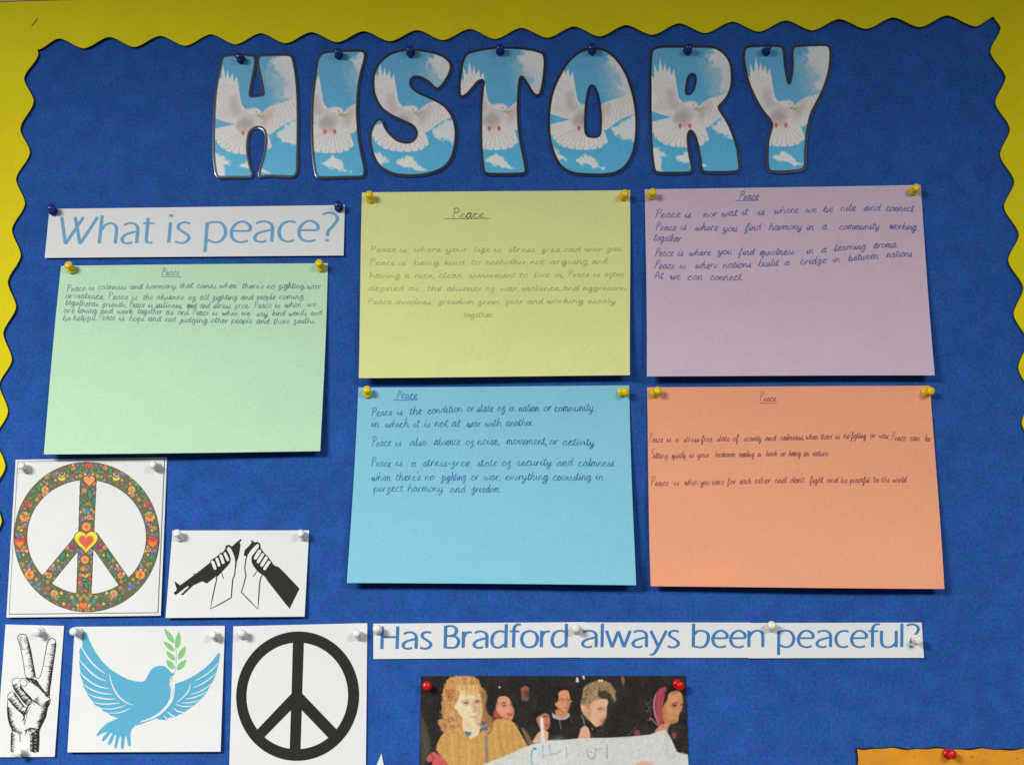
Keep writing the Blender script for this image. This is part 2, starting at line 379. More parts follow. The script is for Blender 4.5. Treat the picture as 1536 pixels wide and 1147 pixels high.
# ================================================================== PUSH PINS
def lathe(profile, n=20):
    v = []; F = []
    for r, z in profile:
        for k in range(n): a = 2*math.pi*k/n; v.append((r*math.cos(a), r*math.sin(a), z))
    for j in range(len(profile)-1):
        for k in range(n): F.append((j*n+k, j*n+(k+1) % n, (j+1)*n+(k+1) % n, (j+1)*n+k))
    F.append(tuple(range(n))[::-1]); F.append(tuple(range((len(profile)-1)*n, len(profile)*n)))
    return v, F
GRIP = [(.0036, 0), (.0049, .0005), (.0051, .0013), (.0047, .0022), (.0034, .0030), (.0027, .0042), (.0026, .0062), (.0028, .0078), (.0035, .0088), (.0041, .0096), (.0043, .0106), (.0041, .0116), (.0034, .0123), (.0018, .0127), (.0004, .0128)]
protos = {}
def pin(colr, base, top, h, label):
    if colr not in protos:
        r = thing('push_pin', '', 'push pin', (0, 0, 0)); v, F = lathe(GRIP)
        g = mesh_obj('plastic_grip', v, F, M['pin_'+colr], r, smooth=True)
        v, F = lathe([(.0001, -.0045), (.0005, -.003), (.0005, .0003)], 8); mesh_obj('steel_point', v, F, M['steel'], r)
        protos[colr] = r; o = r
    else:
        r = protos[colr]; o = r.copy(); col.objects.link(o)
        for ch in list(r.children): c = ch.copy(); col.objects.link(c); c.parent = o
    b = Vector(P(base[0], base[1], h+.0006)); t = Vector(P(top[0], top[1], h+.0006+.0126)); d = (t-b).normalized()
    if d.y > -.75: d = Vector((d.x*.8, -1, d.z*.8)).normalized()
    o.location = b; o.rotation_mode = 'QUATERNION'; o.rotation_quaternion = d.to_track_quat('Z', 'Y')
    o['label'] = label; o['group'] = colr+' push pins holding the display'
    return o

# ================================================================== LETTERS OF THE TITLE
def zc(pts, ox, oy, s=3.8225): return [(ox+x/s, oy+y/s) for x, y in pts]
L = {}
L['H'] = (zc([(128,140),(150,128),(200,124),(296,126),(312,134),(319,152),(317,180),(309,225),(299,275),(289,330),(288,357),(304,361),(345,356),(361,351),(363,336),(353,280),(340,222),(332,180),(331,152),(337,134),(352,126),(430,123),(510,124),(530,140),(541,180),(552,250),(560,350),(563,480),(562,600),(560,720),(557,790),(545,815),(520,824),(400,819),(350,824),(338,812),(350,760),(368,700),(378,640),(378,590),(368,558),(348,542),(320,542),(290,562),(276,600),(272,660),(278,720),(290,770),(301,800),(298,817),(280,827),(180,826),(115,827),(94,812),(84,760),(78,680),(78,560),(82,440),(90,330),(105,240),(118,180)], 300, 50), [], (325, 450, 300))
L['I'] = (zc([(690,125),(720,108),(800,102),(900,99),(938,103),(948,120),(945,150),(935,190),(920,250),(908,330),(903,420),(904,500),(912,600),(925,680),(940,750),(946,790),(940,815),(925,824),(850,826),(760,828),(690,828),(668,815),(658,780),(648,700),(642,600),(642,480),(645,380),(655,290),(665,200),(675,150)], 300, 50), [], (795, 443, 300))
L['S'] = (zc([(1200,95),(1290,100),(1370,120),(1420,150),(1440,185),(1432,230),(1410,270),(1388,302),(1362,320),(1340,310),(1312,282),(1268,256),(1232,252),(1212,266),(1208,290),(1222,316),(1262,344),(1330,374),(1400,414),(1447,475),(1467,550),(1463,640),(1440,720),(1390,775),(1300,808),(1200,817),(1110,806),(1040,772),(1000,717),(980,650),(975,590),(988,540),(1008,505),(1033,492),(1050,505),(1062,538),(1088,574),(1132,612),(1188,626),(1224,612),(1241,583),(1236,553),(1212,527),(1150,498),(1088,467),(1036,425),(1003,362),(992,300),(998,230),(1028,170),(1080,125),(1140,102)], 300, 50), [], (1225, 435, 300))
L['T'] = (zc([(75,120),(110,105),(180,90),(270,82),(370,84),(450,94),(505,110),(522,130),(526,180),(520,250),(510,310),(500,345),(485,358),(460,350),(435,312),(410,270),(392,252),(383,265),(376,330),(372,430),(376,530),(387,620),(402,700),(414,760),(416,790),(400,805),(330,809),(240,809),(195,806),(175,790),(165,720),(158,620),(157,500),(160,400),(167,320),(172,282),(163,271),(140,282),(112,314),(77,352),(50,364),(34,347),(35,280),(44,210),(54,160)], 680, 50), [], (285, 425, 680))
L['O'] = (zc([(800,88),(850,90),(900,115),(950,165),(990,230),(1020,310),(1042,400),(1052,500),(1048,600),(1030,690),(990,760),(930,800),(850,812),(760,810),(680,800),(620,765),(580,700),(555,620),(546,530),(550,430),(570,330),(610,240),(660,160),(720,110),(760,92)], 680, 50), [zc([(795,302),(810,314),(826,352),(838,412),(844,482),(843,548),(838,580),(820,592),(788,592),(766,581),(758,548),(758,480),(763,402),(774,340),(784,310)], 680, 50)], (798, 424, 680))
L['R'] = (zc([(150,93),(190,78),(270,76),(400,76),(500,80),(560,115),(595,170),(605,240),(600,310),(575,370),(545,405),(530,425),(545,455),(580,510),(610,580),(635,660),(645,730),(648,772),(635,791),(570,798),(480,798),(440,794),(428,770),(421,720),(408,650),(392,592),(370,562),(356,574),(353,620),(362,700),(376,760),(375,787),(355,800),(280,803),(190,801),(160,786),(148,720),(140,620),(136,500),(134,400),(134,280),(136,180),(140,120)], 940, 50), [zc([(374,236),(390,245),(393,272),(384,316),(364,344),(348,348),(342,335),(345,300),(354,256)], 940, 50)], (385, 410, 940))
L['Y'] = (zc([(675,95),(690,79),(740,72),(830,71),(872,72),(893,80),(903,110),(908,170),(918,240),(932,287),(945,240),(950,170),(948,110),(958,80),(985,71),(1080,67),(1140,67),(1163,78),(1171,115),(1166,190),(1150,260),(1125,330),(1090,400),(1060,460),(1042,530),(1030,620),(1025,700),(1025,750),(1010,780),(960,791),(880,796),(825,791),(810,770),(806,700),(810,620),(825,560),(832,522),(815,490),(775,440),(735,370),(700,290),(680,210),(670,140)], 940, 50), [], (935, 405, 940))

def paint_dove(cv, hx, hy):
    s = 3.8225
    def z(pts): return [(hx+x/s, hy+y/s) for x, y in pts]
    X = (cv.X-hx)*s; Y = (cv.Y-hy)*s
    k = np.clip((Y+330)/650, 0, 1)[..., None]
    cv.c[:] = np.array([104, 182, 226])*(1-k)+np.array([88, 190, 232])*k
    W = (246, 243, 240)
    # clouds
    cl = vnoise(X+900, Y+900, 42, 5)*.6+vnoise(X+900, Y+900, 17, 6)*.4
    def cloud(poly, rag, soft, a=1, c=W, seed=4):
        cv.fill(z(poly), c, soft/s, a, 5, rag/s, 18/s, seed)
    cloud([(80,-285),(110,-300),(130,-330),(300,-340),(300,-60),(220,-60),(150,-95),(170,-160),(120,-215)], 16, 26, .92)
    cloud([(60,-240),(160,-240),(240,-150),(220,-40),(130,-30),(90,-110)], 22, 90, .6, (214, 218, 226))
    cloud([(112,130),(190,70),(300,50),(300,260),(215,190),(170,180)], 14, 16, .9, seed=8)
    cloud([(-280,235),(-215,245),(-170,275),(-150,300),(-185,310),(-190,400),(-280,400)], 12, 14, .95, seed=9)
    cloud([(-100,305),(-62,285),(-48,262),(-20,275),(10,295),(35,330),(72,352),(20,350),(-30,332),(-60,330)], 10, 12, .95, seed=10)
    # tail fan
    SK = (88, 190, 232)
    cv.fill(z([(-120,70),(-240,98),(-242,150),(-215,196),(-170,228),(-120,240),(-60,246),(0,244),(50,232),(88,200),(72,150),(60,120),(0,60)]), (240, 236, 234), 1.3)
    for a, b in (((-226,212),(-206,178)),((-192,240),(-176,206)),((-150,258),(-142,218)),((-102,262),(-100,226)),((-54,266),(-56,230)),((-8,264),(-14,228)),((38,256),(26,220)),((78,238),(60,204)),((104,206),(84,180)),((-246,176),(-226,158))):
        q = ((a[0]+b[0])/2, (a[1]+b[1])/2); cv.fill(z([(a[0]-13, a[1]+2), (b[0], b[1]), (a[0]+13, a[1]+4)]), SK, 3.2/s)
    for t in range(11):
        x1 = -222+t*29; y1 = 182+46*math.sin(math.pi*(t+1)/12)
        cv.line(z([(-62+t*4, 108), (x1*.72-10, 62+y1*.52), (x1, y1)]), .7, (192, 184, 190), 1.3, .75)
        cv.line(z([(-58+t*4, 112), (x1*.72+2, 66+y1*.52), (x1+12, y1)]), .6, (255, 253, 250), 1.3, .7)
    # right wing
    cv.fill(z([(-10,40),(25,15),(50,-12),(95,-38),(150,-52),(240,-95),(300,-110),(300,10),(215,48),(155,75),(110,108),(72,132),(20,120)]), (238, 232, 229), 1.6, smooth=4)
    cv.fill(z([(20,40),(50,5),(95,-12),(80,40),(40,90)]), (206, 178, 170), 10, .6, 4)
    for t in range(9):
        cv.line(z([(66+t*22, -22-t*8), (100+t*22, 30-t*5), (84+t*24, 104-t*14)]), .8, (204, 196, 198), 1.6, .6)
        cv.line(z([(74+t*22, -24-t*8), (110+t*22, 26-t*5), (94+t*24, 98-t*14)]), .7, (252, 250, 248), 1.6, .55)
    # left wing with fingers
    lw = [(-262,30),(-242,40),(-240,-110),(-250,-172),(-226,-150),(-228,-232),(-205,-178),(-194,-272),(-178,-190),(-166,-240),(-156,-185),(-138,-222),(-130,-168),(-114,-204),(-104,-150),(-97,-100),(-88,-45),(-66,-14),(-45,-8),(-40,80),(-120,72),(-180,58)]
    cv.fill(z(lw), W, 1.1)
    cv.fill(z([(-205,-30),(-150,30),(-120,66),(-180,52),(-230,26)]), (222, 216, 216), 8, .6, 4)
    cv.fill(z([(-150,-80),(-118,-84),(-98,-30),(-78,10),(-115,30),(-150,0)]), (196, 168, 162), 10, .62, 4)
    for t in range(13):
        cv.line(z([(-236+t*10.5, -178+abs(t-5)*6), (-214+t*9, -60), (-168+t*8, 26)]), .6, (200, 192, 194), 1.2, .7)
        cv.line(z([(-231+t*10.5, -182+abs(t-5)*6), (-209+t*9, -64), (-163+t*8, 22)]), .5, (255, 253, 250), 1.2, .6)
    # body, head
    cv.fill(z([(-110,40),(-70,-10),(-20,-20),(10,-16),(26,2),(30,14),(10,26),(0,70),(-30,120),(-90,120),(-120,90)]), (228, 217, 214), 3, 1, 4)
    cv.fill(z([(-100,55),(-70,34),(-30,46),(-26,84),(-60,104),(-104,92)]), (184, 172, 176), 9, .75, 4)
    cv.fill(z([(-60,-6),(-20,-18),(10,-14),(22,2),(0,14),(-40,10)]), (246, 240, 238), 3, .85, 4)
    cv.ell(hx-2/s, hy+2/s, 3.6/s, 3.2/s, (60, 46, 50), soft=.8)
    cv.line(z([(8,20),(30,28),(50,20)]), 1.5, (126, 178, 96), 1.6, .9); cv.line(z([(0,24),(20,34),(44,38)]), 1.1, (146, 188, 116), 1.6, .8)
    cv.ell(hx-50/s, hy+112/s, 22/s, 12/s, (240, 196, 172), soft=.9, alpha=.8)
    for fx in (-78, -22): cv.fill(z([(fx-7,112),(fx+5,110),(fx+8,126),(fx-1,136),(fx-8,128)]), (206, 84, 92), 2.2, .85, 3)
    n = (vnoise(X+500, Y+500, 9, 11)-.5)[..., None]*9; cv.c[:] = np.clip(cv.c+n, 0, 255)

def offset_out(p, d):
    p = np.asarray(p); t = np.roll(p, -1, 0)-np.roll(p, 1, 0); t /= np.maximum(np.hypot(t[:, 0], t[:, 1]), 1e-9)[:, None]
    area2 = np.sum(p[:, 0]*np.roll(p[:, 1], -1)-np.roll(p[:, 0], -1)*p[:, 1]); sgn = 1 if area2 > 0 else -1
    return p + np.stack([t[:, 1], -t[:, 0]], 1)*d*sgn
ldesc = {'H': 'first', 'I': 'second', 'S': 'third', 'T': 'fourth', 'O': 'fifth', 'R': 'sixth', 'Y': 'last'}
for ch, (outl, holes, (hx, hy, ox)) in L.items():
    hx, hy = ox+hx/3.8225, 50+hy/3.8225
    outl = cr(outl, 3, True); holes = [cr(h_, 3, True) for h_ in holes]
    cx, cy = outl.mean(0)
    x0, y0 = outl.min(0); x1, y1 = outl.max(0)
    ph = rnd.random()*6
    def hf(x, y, e, y0=y0, y1=y1, x0=x0, x1=x1, ph=ph):
        v = (y-y0)/(y1-y0); u = (x-x0)/(x1-x0)
        return .0013 + .0012*v*v + .0003*np.sin(u*3+ph) + e
    surf = lambda x, y, e, hf=hf: P(x, y, hf(np.asarray(x, float), np.asarray(y, float), e))
    root = thing('title_letter', 'laminated dove and sky print letter %s, %s letter of the word HISTORY' % (ch, ldesc[ch]), 'letter', surf(cx, cy, 0), 'laminated picture letters spelling the title')
    # laminate film: bevelled rim round the cut-out and a flat face
    big = offset_out(outl, 1.7); n = len(big)
    hb = [offset_out(h_, -1.1) for h_ in holes]
    v = []; F = []; cnt = 0
    for lp, ins, outw in [(big, offset_out(outl, .5), 1)] + [(h_, offset_out(h0, -.4), -1) for h_, h0 in zip(hb, holes)]:
        m_ = len(lp); area2 = np.sum(lp[:, 0]*np.roll(lp[:, 1], -1)-np.roll(lp[:, 0], -1)*lp[:, 1])
        rings = [surf(lp[:, 0], lp[:, 1], -.0004), surf(lp[:, 0], lp[:, 1], .00030-(np.where(lp[:, 1] > y1-5, .00017, .00008) if ch in 'HI' else 0)), surf(ins[:, 0], ins[:, 1], .00030)]
        v += rings
        for r_ in range(2):
            for i in range(m_):
                j = (i+1) % m_; q = (cnt+r_*m_+i, cnt+r_*m_+j, cnt+(r_+1)*m_+j, cnt+(r_+1)*m_+i)
                F.append(q if (area2 > 0) == (outw > 0) else q[::-1])
        cnt += 3*m_
    mesh_obj('laminate_rim', np.concatenate(v), F, M['laminate'], root)
    # black card with its outline, densely meshed so that it follows the curl
    st = 2.0
    cvb = Canvas(x0-1, y0-1, x1+1, y1+1, .8, (30, 32, 40))
    D = sdf(cvb.X, cvb.Y, outl)
    for h_ in holes: D = np.maximum(D, -sdf(cvb.X, cvb.Y, h_))
    paint_dove(cvb, hx, hy)
    a = np.clip((D+2.3)/.9+.5, 0, 1)[..., None]; cvb.c[:] = cvb.c*(1-a)+np.array([36, 38, 46])*a
    cvb.build('dove_print', surf, M['glossy_print'], root, mask=(D < -.5), eps=.0003)
    rim = Ink(surf)
    for lp in [outl]+holes:
        lp2 = offset_out(lp, -.75 if lp is outl else .75); lp2 = np.concatenate([lp2, lp2[:2]]); rim.stroke(lp2, 1.5, ends=False, eps=.00036)
    rim.build('black_outline', M['letter_black'], root)
LP = [('H', (362, 90.5), (356.5, 82.5)), ('I', (508.5, 84), (506.5, 75.5)), ('S', (616, 81), (614, 72)), ('T', (750.5, 78.5), (749.5, 69.5)), ('O', (888, 77.5), (888, 69)), ('R', (1031, 77.5), (1034.5, 69)), ('Y', (1148.5, 78.5), (1152, 69.5))]
for ch, b, t in LP: pin('blue', b, t, .0017, 'dark blue push pin at the top of the picture letter %s' % ch)

# ================================================================== PRINTED HEADINGS
G = {
 'W': (1.88, [[(0,1.33),(.33,0)], [(.33,0),(1.07,1.33)], [(.66,1.33),(1.04,0)], [(1.04,0),(1.76,1.33)]], 0),
 'h': (1.10, [[(.1,1.38),(.1,0)], [(.1,.62),(.3,.9),(.58,1.0),(.82,.86),(.88,.55),(.88,0)]], 1),
 'a': (1.02, [[(.12,.9),(.35,.99),(.6,.97),(.78,.82),(.82,.6),(.82,0)], [(.82,.60),(.55,.53),(.26,.43),(.1,.24),(.18,.05),(.42,-.01),(.6,.05)]], 1),
 't': (.72, [[(.26,1.24),(.26,.9),(.26,.22),(.34,.03),(.58,.02)], [(.04,.97),(.58,.97)]], 1),
 'i': (.34, [[(.12,1),(.12,0)], [(.12,1.40),(.12,1.27)]], 0),
 's': (.76, [[(.62,.94),(.38,1.0),(.16,.9),(.14,.7),(.36,.52),(.58,.34),(.6,.14),(.4,-.01),(.18,.0),(.04,.06)]], 1),
 'p': (1.06, [[(.1,.98),(.1,-.48)], [(.1,.92),(.4,1.0),(.72,.92),(.9,.55),(.8,.15),(.5,-.01),(.12,.14)]], 1),
 'e': (.98, [[(.1,.54),(.86,.54)], [(.86,.54),(.84,.8),(.55,1.0),(.25,.88),(.08,.5),(.2,.12),(.5,-.01),(.8,.06)]], 1),
 'c': (.84, [[(.76,.93),(.52,.99),(.22,.86),(.08,.5),(.2,.12),(.48,-.01),(.74,.06)]], 1),
 '?': (.78, [[(.06,1.30),(.32,1.39),(.6,1.28),(.68,1.05),(.52,.74),(.34,.5),(.3,.24)], [(.29,.09),(.29,-.03)]], 1),
 'H': (1.18, [[(.1,1.36),(.1,0)], [(.95,1.36),(.95,0)], [(.1,.72),(.95,.72)]], 0),
 'B': (1.02, [[(.1,1.36),(.1,0)], [(.1,1.32),(.5,1.33),(.72,1.12),(.62,.82),(.3,.74),(.1,.74)], [(.3,.74),(.7,.68),(.86,.4),(.72,.08),(.45,.02),(.1,.03)]], 1),
 'r': (.62, [[(.1,1),(.1,0)], [(.1,.6),(.26,.9),(.56,.96)]], 1),
 'd': (1.10, [[(.88,1.42),(.88,0)], [(.88,.9),(.55,1.0),(.22,.86),(.08,.45),(.2,.08),(.5,0),(.86,.22)]], 1),
 'b': (1.08, [[(.1,1.42),(.1,0)], [(.1,.7),(.3,.95),(.62,.98),(.88,.8),(.9,.4),(.7,.04),(.4,-.01),(.1,.06)]], 1),
 'f': (.60, [[(.6,1.38),(.4,1.38),(.24,1.2),(.22,.9),(.22,0)], [(.0,.97),(.52,.97)]], 1),
 'o': (1.10, [[(.52,1),(.2,.86),(.07,.5),(.2,.12),(.52,-.01),(.84,.12),(.97,.5),(.84,.86),(.52,1)]], 1),
 'l': (.32, [[(.12,1.42),(.12,0)]], 0),
 'w': (1.36, [[(.02,1),(.34,0)], [(.34,0),(.66,.96)], [(.66,.96),(.98,0)], [(.98,0),(1.3,1)]], 0),
 'y': (.90, [[(.02,1),(.44,.02)], [(.86,1),(.44,.02),(.28,-.32),(.14,-.45),(.0,-.45)]], 1),
 'n': (1.04, [[(.1,1),(.1,0)], [(.1,.62),(.3,.9),(.58,1.0),(.82,.86),(.86,.55),(.86,0)]], 1),
 'u': (1.06, [[(.1,1),(.1,.35),(.2,.07),(.46,-.01),(.74,.1),(.88,.3)], [(.88,1),(.88,0)]], 1),
}
def heading(words, base, xh, slant, thick, thin, surf, m, root):
    """words: (text, x0, x1); base: baseline y as function of x"""
    for text, x0, x1 in words:
        nat = sum(G[c][0] for c in text) - .15; sc = (x1-x0-thick*xh*.5)/nat; x = x0
        for c in text:
            adv, strokes, smooth = G[c]; ink = Ink(surf)
            for st in strokes:
                p = np.array(st, float)
                q = cr(p, 8) if (smooth and len(p) > 2) else dens(p*20, 3)/20
                px_ = x + q[:, 0]*sc + q[:, 1]*xh*slant(x); py_ = base(x) - q[:, 1]*xh
                pts = np.stack([px_, py_], 1)
                if c in 'i?' and len(st) == 2 and abs(p[0, 1]-p[1, 1]) < .2: wf = lambda t: np.full(len(t), thick*xh*1.1)
                else: wf = lambda t: xh*np.sqrt((thick*t[:, 1])**2+(thin*t[:, 0])**2)
                ink.stroke(pts, wf)
            ink.build('printed_letter', m, root); x += adv*sc

def simple_sheet(name, label, cat, quad, plane, m, group=None, pname='paper', wob=None):
    s = Sheet(quad, plane=plane, wob=wob); root = thing(name, label, cat, s.centre, group); s.build(pname, m, root, 14, 10); return s, root
s, root = simple_sheet('heading_banner', 'white paper banner with the blue printed words What is peace?', 'heading', [(74.2, 313.5), (517.2, 307.7), (515.3, 383.2), (67, 386.8)], (.001, .0012, .0034), M['white_paper'])
heading([('What', 88, 231), ('is', 249, 285), ('peace?', 305, 505)], lambda x: 366.0-(x-84)*.0118, 30.4, lambda x: .115-(x-84)*.00016, .17, .095, s.surf, M['banner_ink'], root)
pin('blue', (80.5, 318), (75.5, 309), .0012, 'dark blue push pin at the left end of the What is peace banner')
pin('blue', (508.6, 312.5), (506.5, 305), .0014, 'dark blue push pin at the right end of the What is peace banner')
# the long strip is glued together from three pieces of paper
q2 = [(560, 934.4), (1382.6, 933.2), (1386, 986), (560, 987.4)]
s = Sheet(q2, plane=(.0012, .0012, .0022)); root = thing('heading_strip', 'long white paper strip with the blue printed question Has Bradford always been peaceful?', 'heading', s.centre)
def cut(u0, u1, d0, d1, lift):
    q = [hap(s.H, u0, 0), hap(s.H, u1, 0), hap(s.H, u1, 1), hap(s.H, u0, 1)]; q = [(q[0][0], q[0][1]+d0), (q[1][0], q[1][1]+d1), (q[2][0], q[2][1]+d1), (q[3][0], q[3][1]+d0)]
    t = Sheet(q, plane=(.0012+lift, .0012+lift, .0022+lift)); t.build('paper_section', M['white_paper'], root, 10, 4, .0001)
cut(0, .385, .4, -1.4, .0); cut(.374, .686, -1.0, -.4, .00016); cut(.680, 1, .2, 0, .00032)
heading([('Has', 570, 648), ('Bradford', 665, 853), ('always', 871, 1019.5), ('been', 1037, 1147), ('peaceful?', 1165, 1378)], lambda x: 972.3-min(max(x-570, 0)*.012, 2.6), 24.6, lambda x: .03-(x-570)*.00003, .185, .11, lambda x, y, e: s.surf(x, y, np.asarray(e)+.00045), M['question_ink'], root)
pin('white', (566.5, 944), (565, 942), .0018, 'white push pin at the left end of the long question strip')
pin('white', (863.5, 943), (863.8, 941.5), .0018, 'white push pin in the question strip between Bradford and always')
pin('white', (1157, 939.5), (1157.5, 936.5), .0018, 'white push pin on the question strip between been and peaceful')
pin('white', (1374, 958.5), (1379, 960.5), .0018, 'white push pin over the question mark at the right end of the strip')

# ================================================================== HANDWRITTEN NOTES
HW = {
 'a': (1.0, [[(0,.1),(.3,.75),(.7,.95),(.4,1),(.15,.55),(.25,.05),(.5,.1),(.72,.6),(.75,.95),(.73,.3),(.83,.02),(1,.12)]]),
 'b': (.92, [[(0,.1),(.2,1.2),(.26,2.0),(.18,1.0),(.2,.05),(.25,.65),(.5,.95),(.74,.6),(.62,.1),(.35,.02),(.62,.0),(.92,.12)]]),
 'c': (.8, [[(0,.1),(.3,.75),(.62,.88),(.4,1.0),(.15,.6),(.2,.1),(.5,0),(.8,.15)]]),
 'd': (1.0, [[(0,.1),(.3,.75),(.7,.9),(.4,1.),(.15,.5),(.3,.03),(.55,.2),(.77,1.0),(.82,2.0),(.76,.8),(.8,.05),(1,.12)]]),
 'e': (.8, [[(0,.1),(.35,.45),(.62,.75),(.45,1.),(.2,.7),(.2,.2),(.45,0),(.8,.15)]]),
 'f': (.7, [[(0,.1),(.35,.9),(.55,1.75),(.4,1.95),(.25,1.3),(.22,0),(.12,-.95),(.35,-.85),(.35,-.1),(.7,.1)]]),
 'F': (.8, [[(0,.2),(.45,.55),(.62,.9),(.45,1.08),(.28,.85),(.32,.4),(.55,.1),(.5,-.65),(.2,-.85),(.15,-.45),(.8,.15)]]),
 'g': (1.0, [[(0,.1),(.3,.75),(.7,.95),(.4,1),(.15,.55),(.3,.05),(.6,.3),(.76,.95),(.73,0),(.6,-.85),(.22,-.9),(.3,-.4),(1,.12)]]),
 'h': (.9, [[(0,.1),(.22,1.2),(.28,2.0),(.18,1.),(.17,.0),(.22,.6),(.5,.98),(.65,.7),(.65,.1),(.75,0),(.9,.12)]]),
 'i': (.5, [[(0,.1),(.22,.95),(.22,.2),(.32,0),(.5,.12)], [(.3,1.42),(.33,1.58)]]),
 'j': (.5, [[(0,.1),(.3,.95),(.28,0),(.12,-.85),(-.12,-.7),(.5,.1)], [(.34,1.42),(.37,1.56)]]),
 'k': (.85, [[(0,.1),(.24,1.2),(.28,2.),(.2,1.),(.2,0),(.22,.5),(.6,.95),(.5,.6),(.25,.5),(.6,.05),(.85,.1)]]),
 'l': (.5, [[(0,.1),(.27,1.2),(.33,2.),(.2,1.),(.25,.1),(.35,0),(.5,.12)]]),
 'm': (1.2, [[(0,.1),(.15,.95),(.17,.0),(.22,.7),(.42,.97),(.52,.6),(.52,0),(.57,.7),(.8,.97),(.92,.6),(.92,.1),(1.02,.0),(1.2,.12)]]),
 'n': (.85, [[(0,.1),(.15,.95),(.17,.0),(.22,.7),(.48,.97),(.6,.6),(.6,.1),(.7,0),(.85,.12)]]),
 'o': (.85, [[(0,.1),(.3,.85),(.5,1.0),(.22,.85),(.12,.45),(.3,.02),(.6,.12),(.72,.6),(.48,1.0),(.62,.8),(.85,.72)]]),
 'p': (.85, [[(0,.1),(.22,1.0),(.18,0),(.13,-.95)], [(.17,.3),(.3,.85),(.55,.97),(.75,.6),(.6,.05),(.25,.05)]]),
 'q': (.95, [[(0,.1),(.7,.9),(.4,1.),(.15,.5),(.3,.03),(.6,.3),(.75,.95),(.7,-.9),(.95,-.5)]]),
 'r': (.65, [[(0,.1),(.18,.98),(.18,.0),(.22,.6),(.42,.95),(.62,.88)]]),
 's': (.66, [[(0,.1),(.35,.75),(.5,1.0),(.35,.65),(.55,.25),(.35,0),(.1,.1),(.4,.0),(.66,.12)]]),
 't': (.58, [[(0,.1),(.24,.9),(.32,1.7),(.22,.8),(.25,.1),(.36,0),(.58,.12)], [(-.02,1.12),(.3,1.16),(.56,1.18)]]),
 'u': (.9, [[(0,.1),(.15,.95),(.17,.2),(.38,0),(.6,.3),(.67,.95),(.65,.2),(.75,0),(.9,.12)]]),
 'v': (.78, [[(0,.1),(.15,.95),(.4,0),(.6,.7),(.65,.98),(.78,.9)]]),
 'w': (1.1, [[(0,.1),(.15,.95),(.25,.1),(.42,0),(.56,.8),(.62,.15),(.8,.0),(.98,.95),(1.1,.85)]]),
 'x': (.85, [[(0,.1),(.2,.95),(.6,.0),(.85,.12)], [(.65,.95),(.15,0)]]),
 'y': (.9, [[(0,.1),(.15,.95),(.17,.3),(.38,.05),(.6,.4),(.68,.95),(.64,0),(.5,-.85),(.15,-.85),(.3,-.35),(.9,.12)]]),
 'P': (.95, [[(.24,1.95),(.2,1.0),(.12,-.02)], [(.08,1.7),(.3,1.98),(.68,1.95),(.86,1.5),(.6,1.08),(.22,1.02)]]),
 'S': (.9, [[(.8,1.75),(.5,1.95),(.2,1.6),(.4,1.1),(.75,.6),(.55,.05),(.1,.15)]]),
 'A': (1.0, [[(0,0),(.45,1.9),(.8,0)], [(.15,.7),(.75,.75)]]),
 ',': (.35, [[(.16,.25),(.2,0),(.02,-.5)]]), '.': (.3, [[(.02,.02),(.12,.14),(.22,.05),(.1,.0)]]), "'": (.22, [[(.2,1.95),(.14,1.5)]]), '-': (.6, [[(.1,.5),(.5,.52)]]),
}
def write_line(ink, words, xend, base, xh, lw, slant=.12, capk=1.0, jit=.05, fvar=False, asc=1.0, wf=1.0):
    """words: [(word, x_start)...]; base: [(x, y)...] baseline"""
    bx = [b[0] for b in base]; by = [b[1] for b in base]
    def nat(wd): return sum(HW['F' if (fvar and c == 'f') else c][0] for c in wd)
    tot = sum(nat(w_) for w_, _ in words)+.75*(len(words)-1); sc = (xend-words[0][1])/tot
    for k, (wd, x0) in enumerate(words):
        nxt = words[k+1][1] if k+1 < len(words) else xend+2.5
        tail = wd[-1] in ',.'; gap = xh*(.4 if tail else 1.0)
        f = min(sc*1.06*wf, max((nxt-x0-gap)/nat(wd), (nxt-x0)*.8/nat(wd))) if k+1 < len(words) else min(sc*1.15*wf, (xend-x0)/nat(wd))
        x = x0; dy = rnd.gauss(0, .05)*xh
        for c in wd:
            key = 'F' if (fvar and c == 'f') else c; adv, strokes = HW[key]
            sy = xh*(1+rnd.gauss(0, jit)); sx = f*(1+rnd.gauss(0, jit*.5)); sl = slant+rnd.gauss(0, .03)
            yb = np.interp(x, bx, by)+dy+rnd.gauss(0, .03)*xh
            for st in strokes:
                p = np.array(st, float); p = p + np.array([[rnd.gauss(0, .018), rnd.gauss(0, .03)] for _ in p])
                q = cr(p, 4) if len(p) > 2 else p
                yy = q[:, 1].copy()
                if c in 'PSA': yy *= capk
                else: yy = np.where(yy > 1, 1+(yy-1)*asc, np.where(yy < 0, yy*asc, yy))
                ink.stroke(np.stack([x+q[:, 0]*sx+yy*sy*sl, yb-yy*sy], 1), lw*rnd.uniform(.72, 1.22)*(.8+.35*math.sin(x*.11+k)**2))
            x += adv*sx
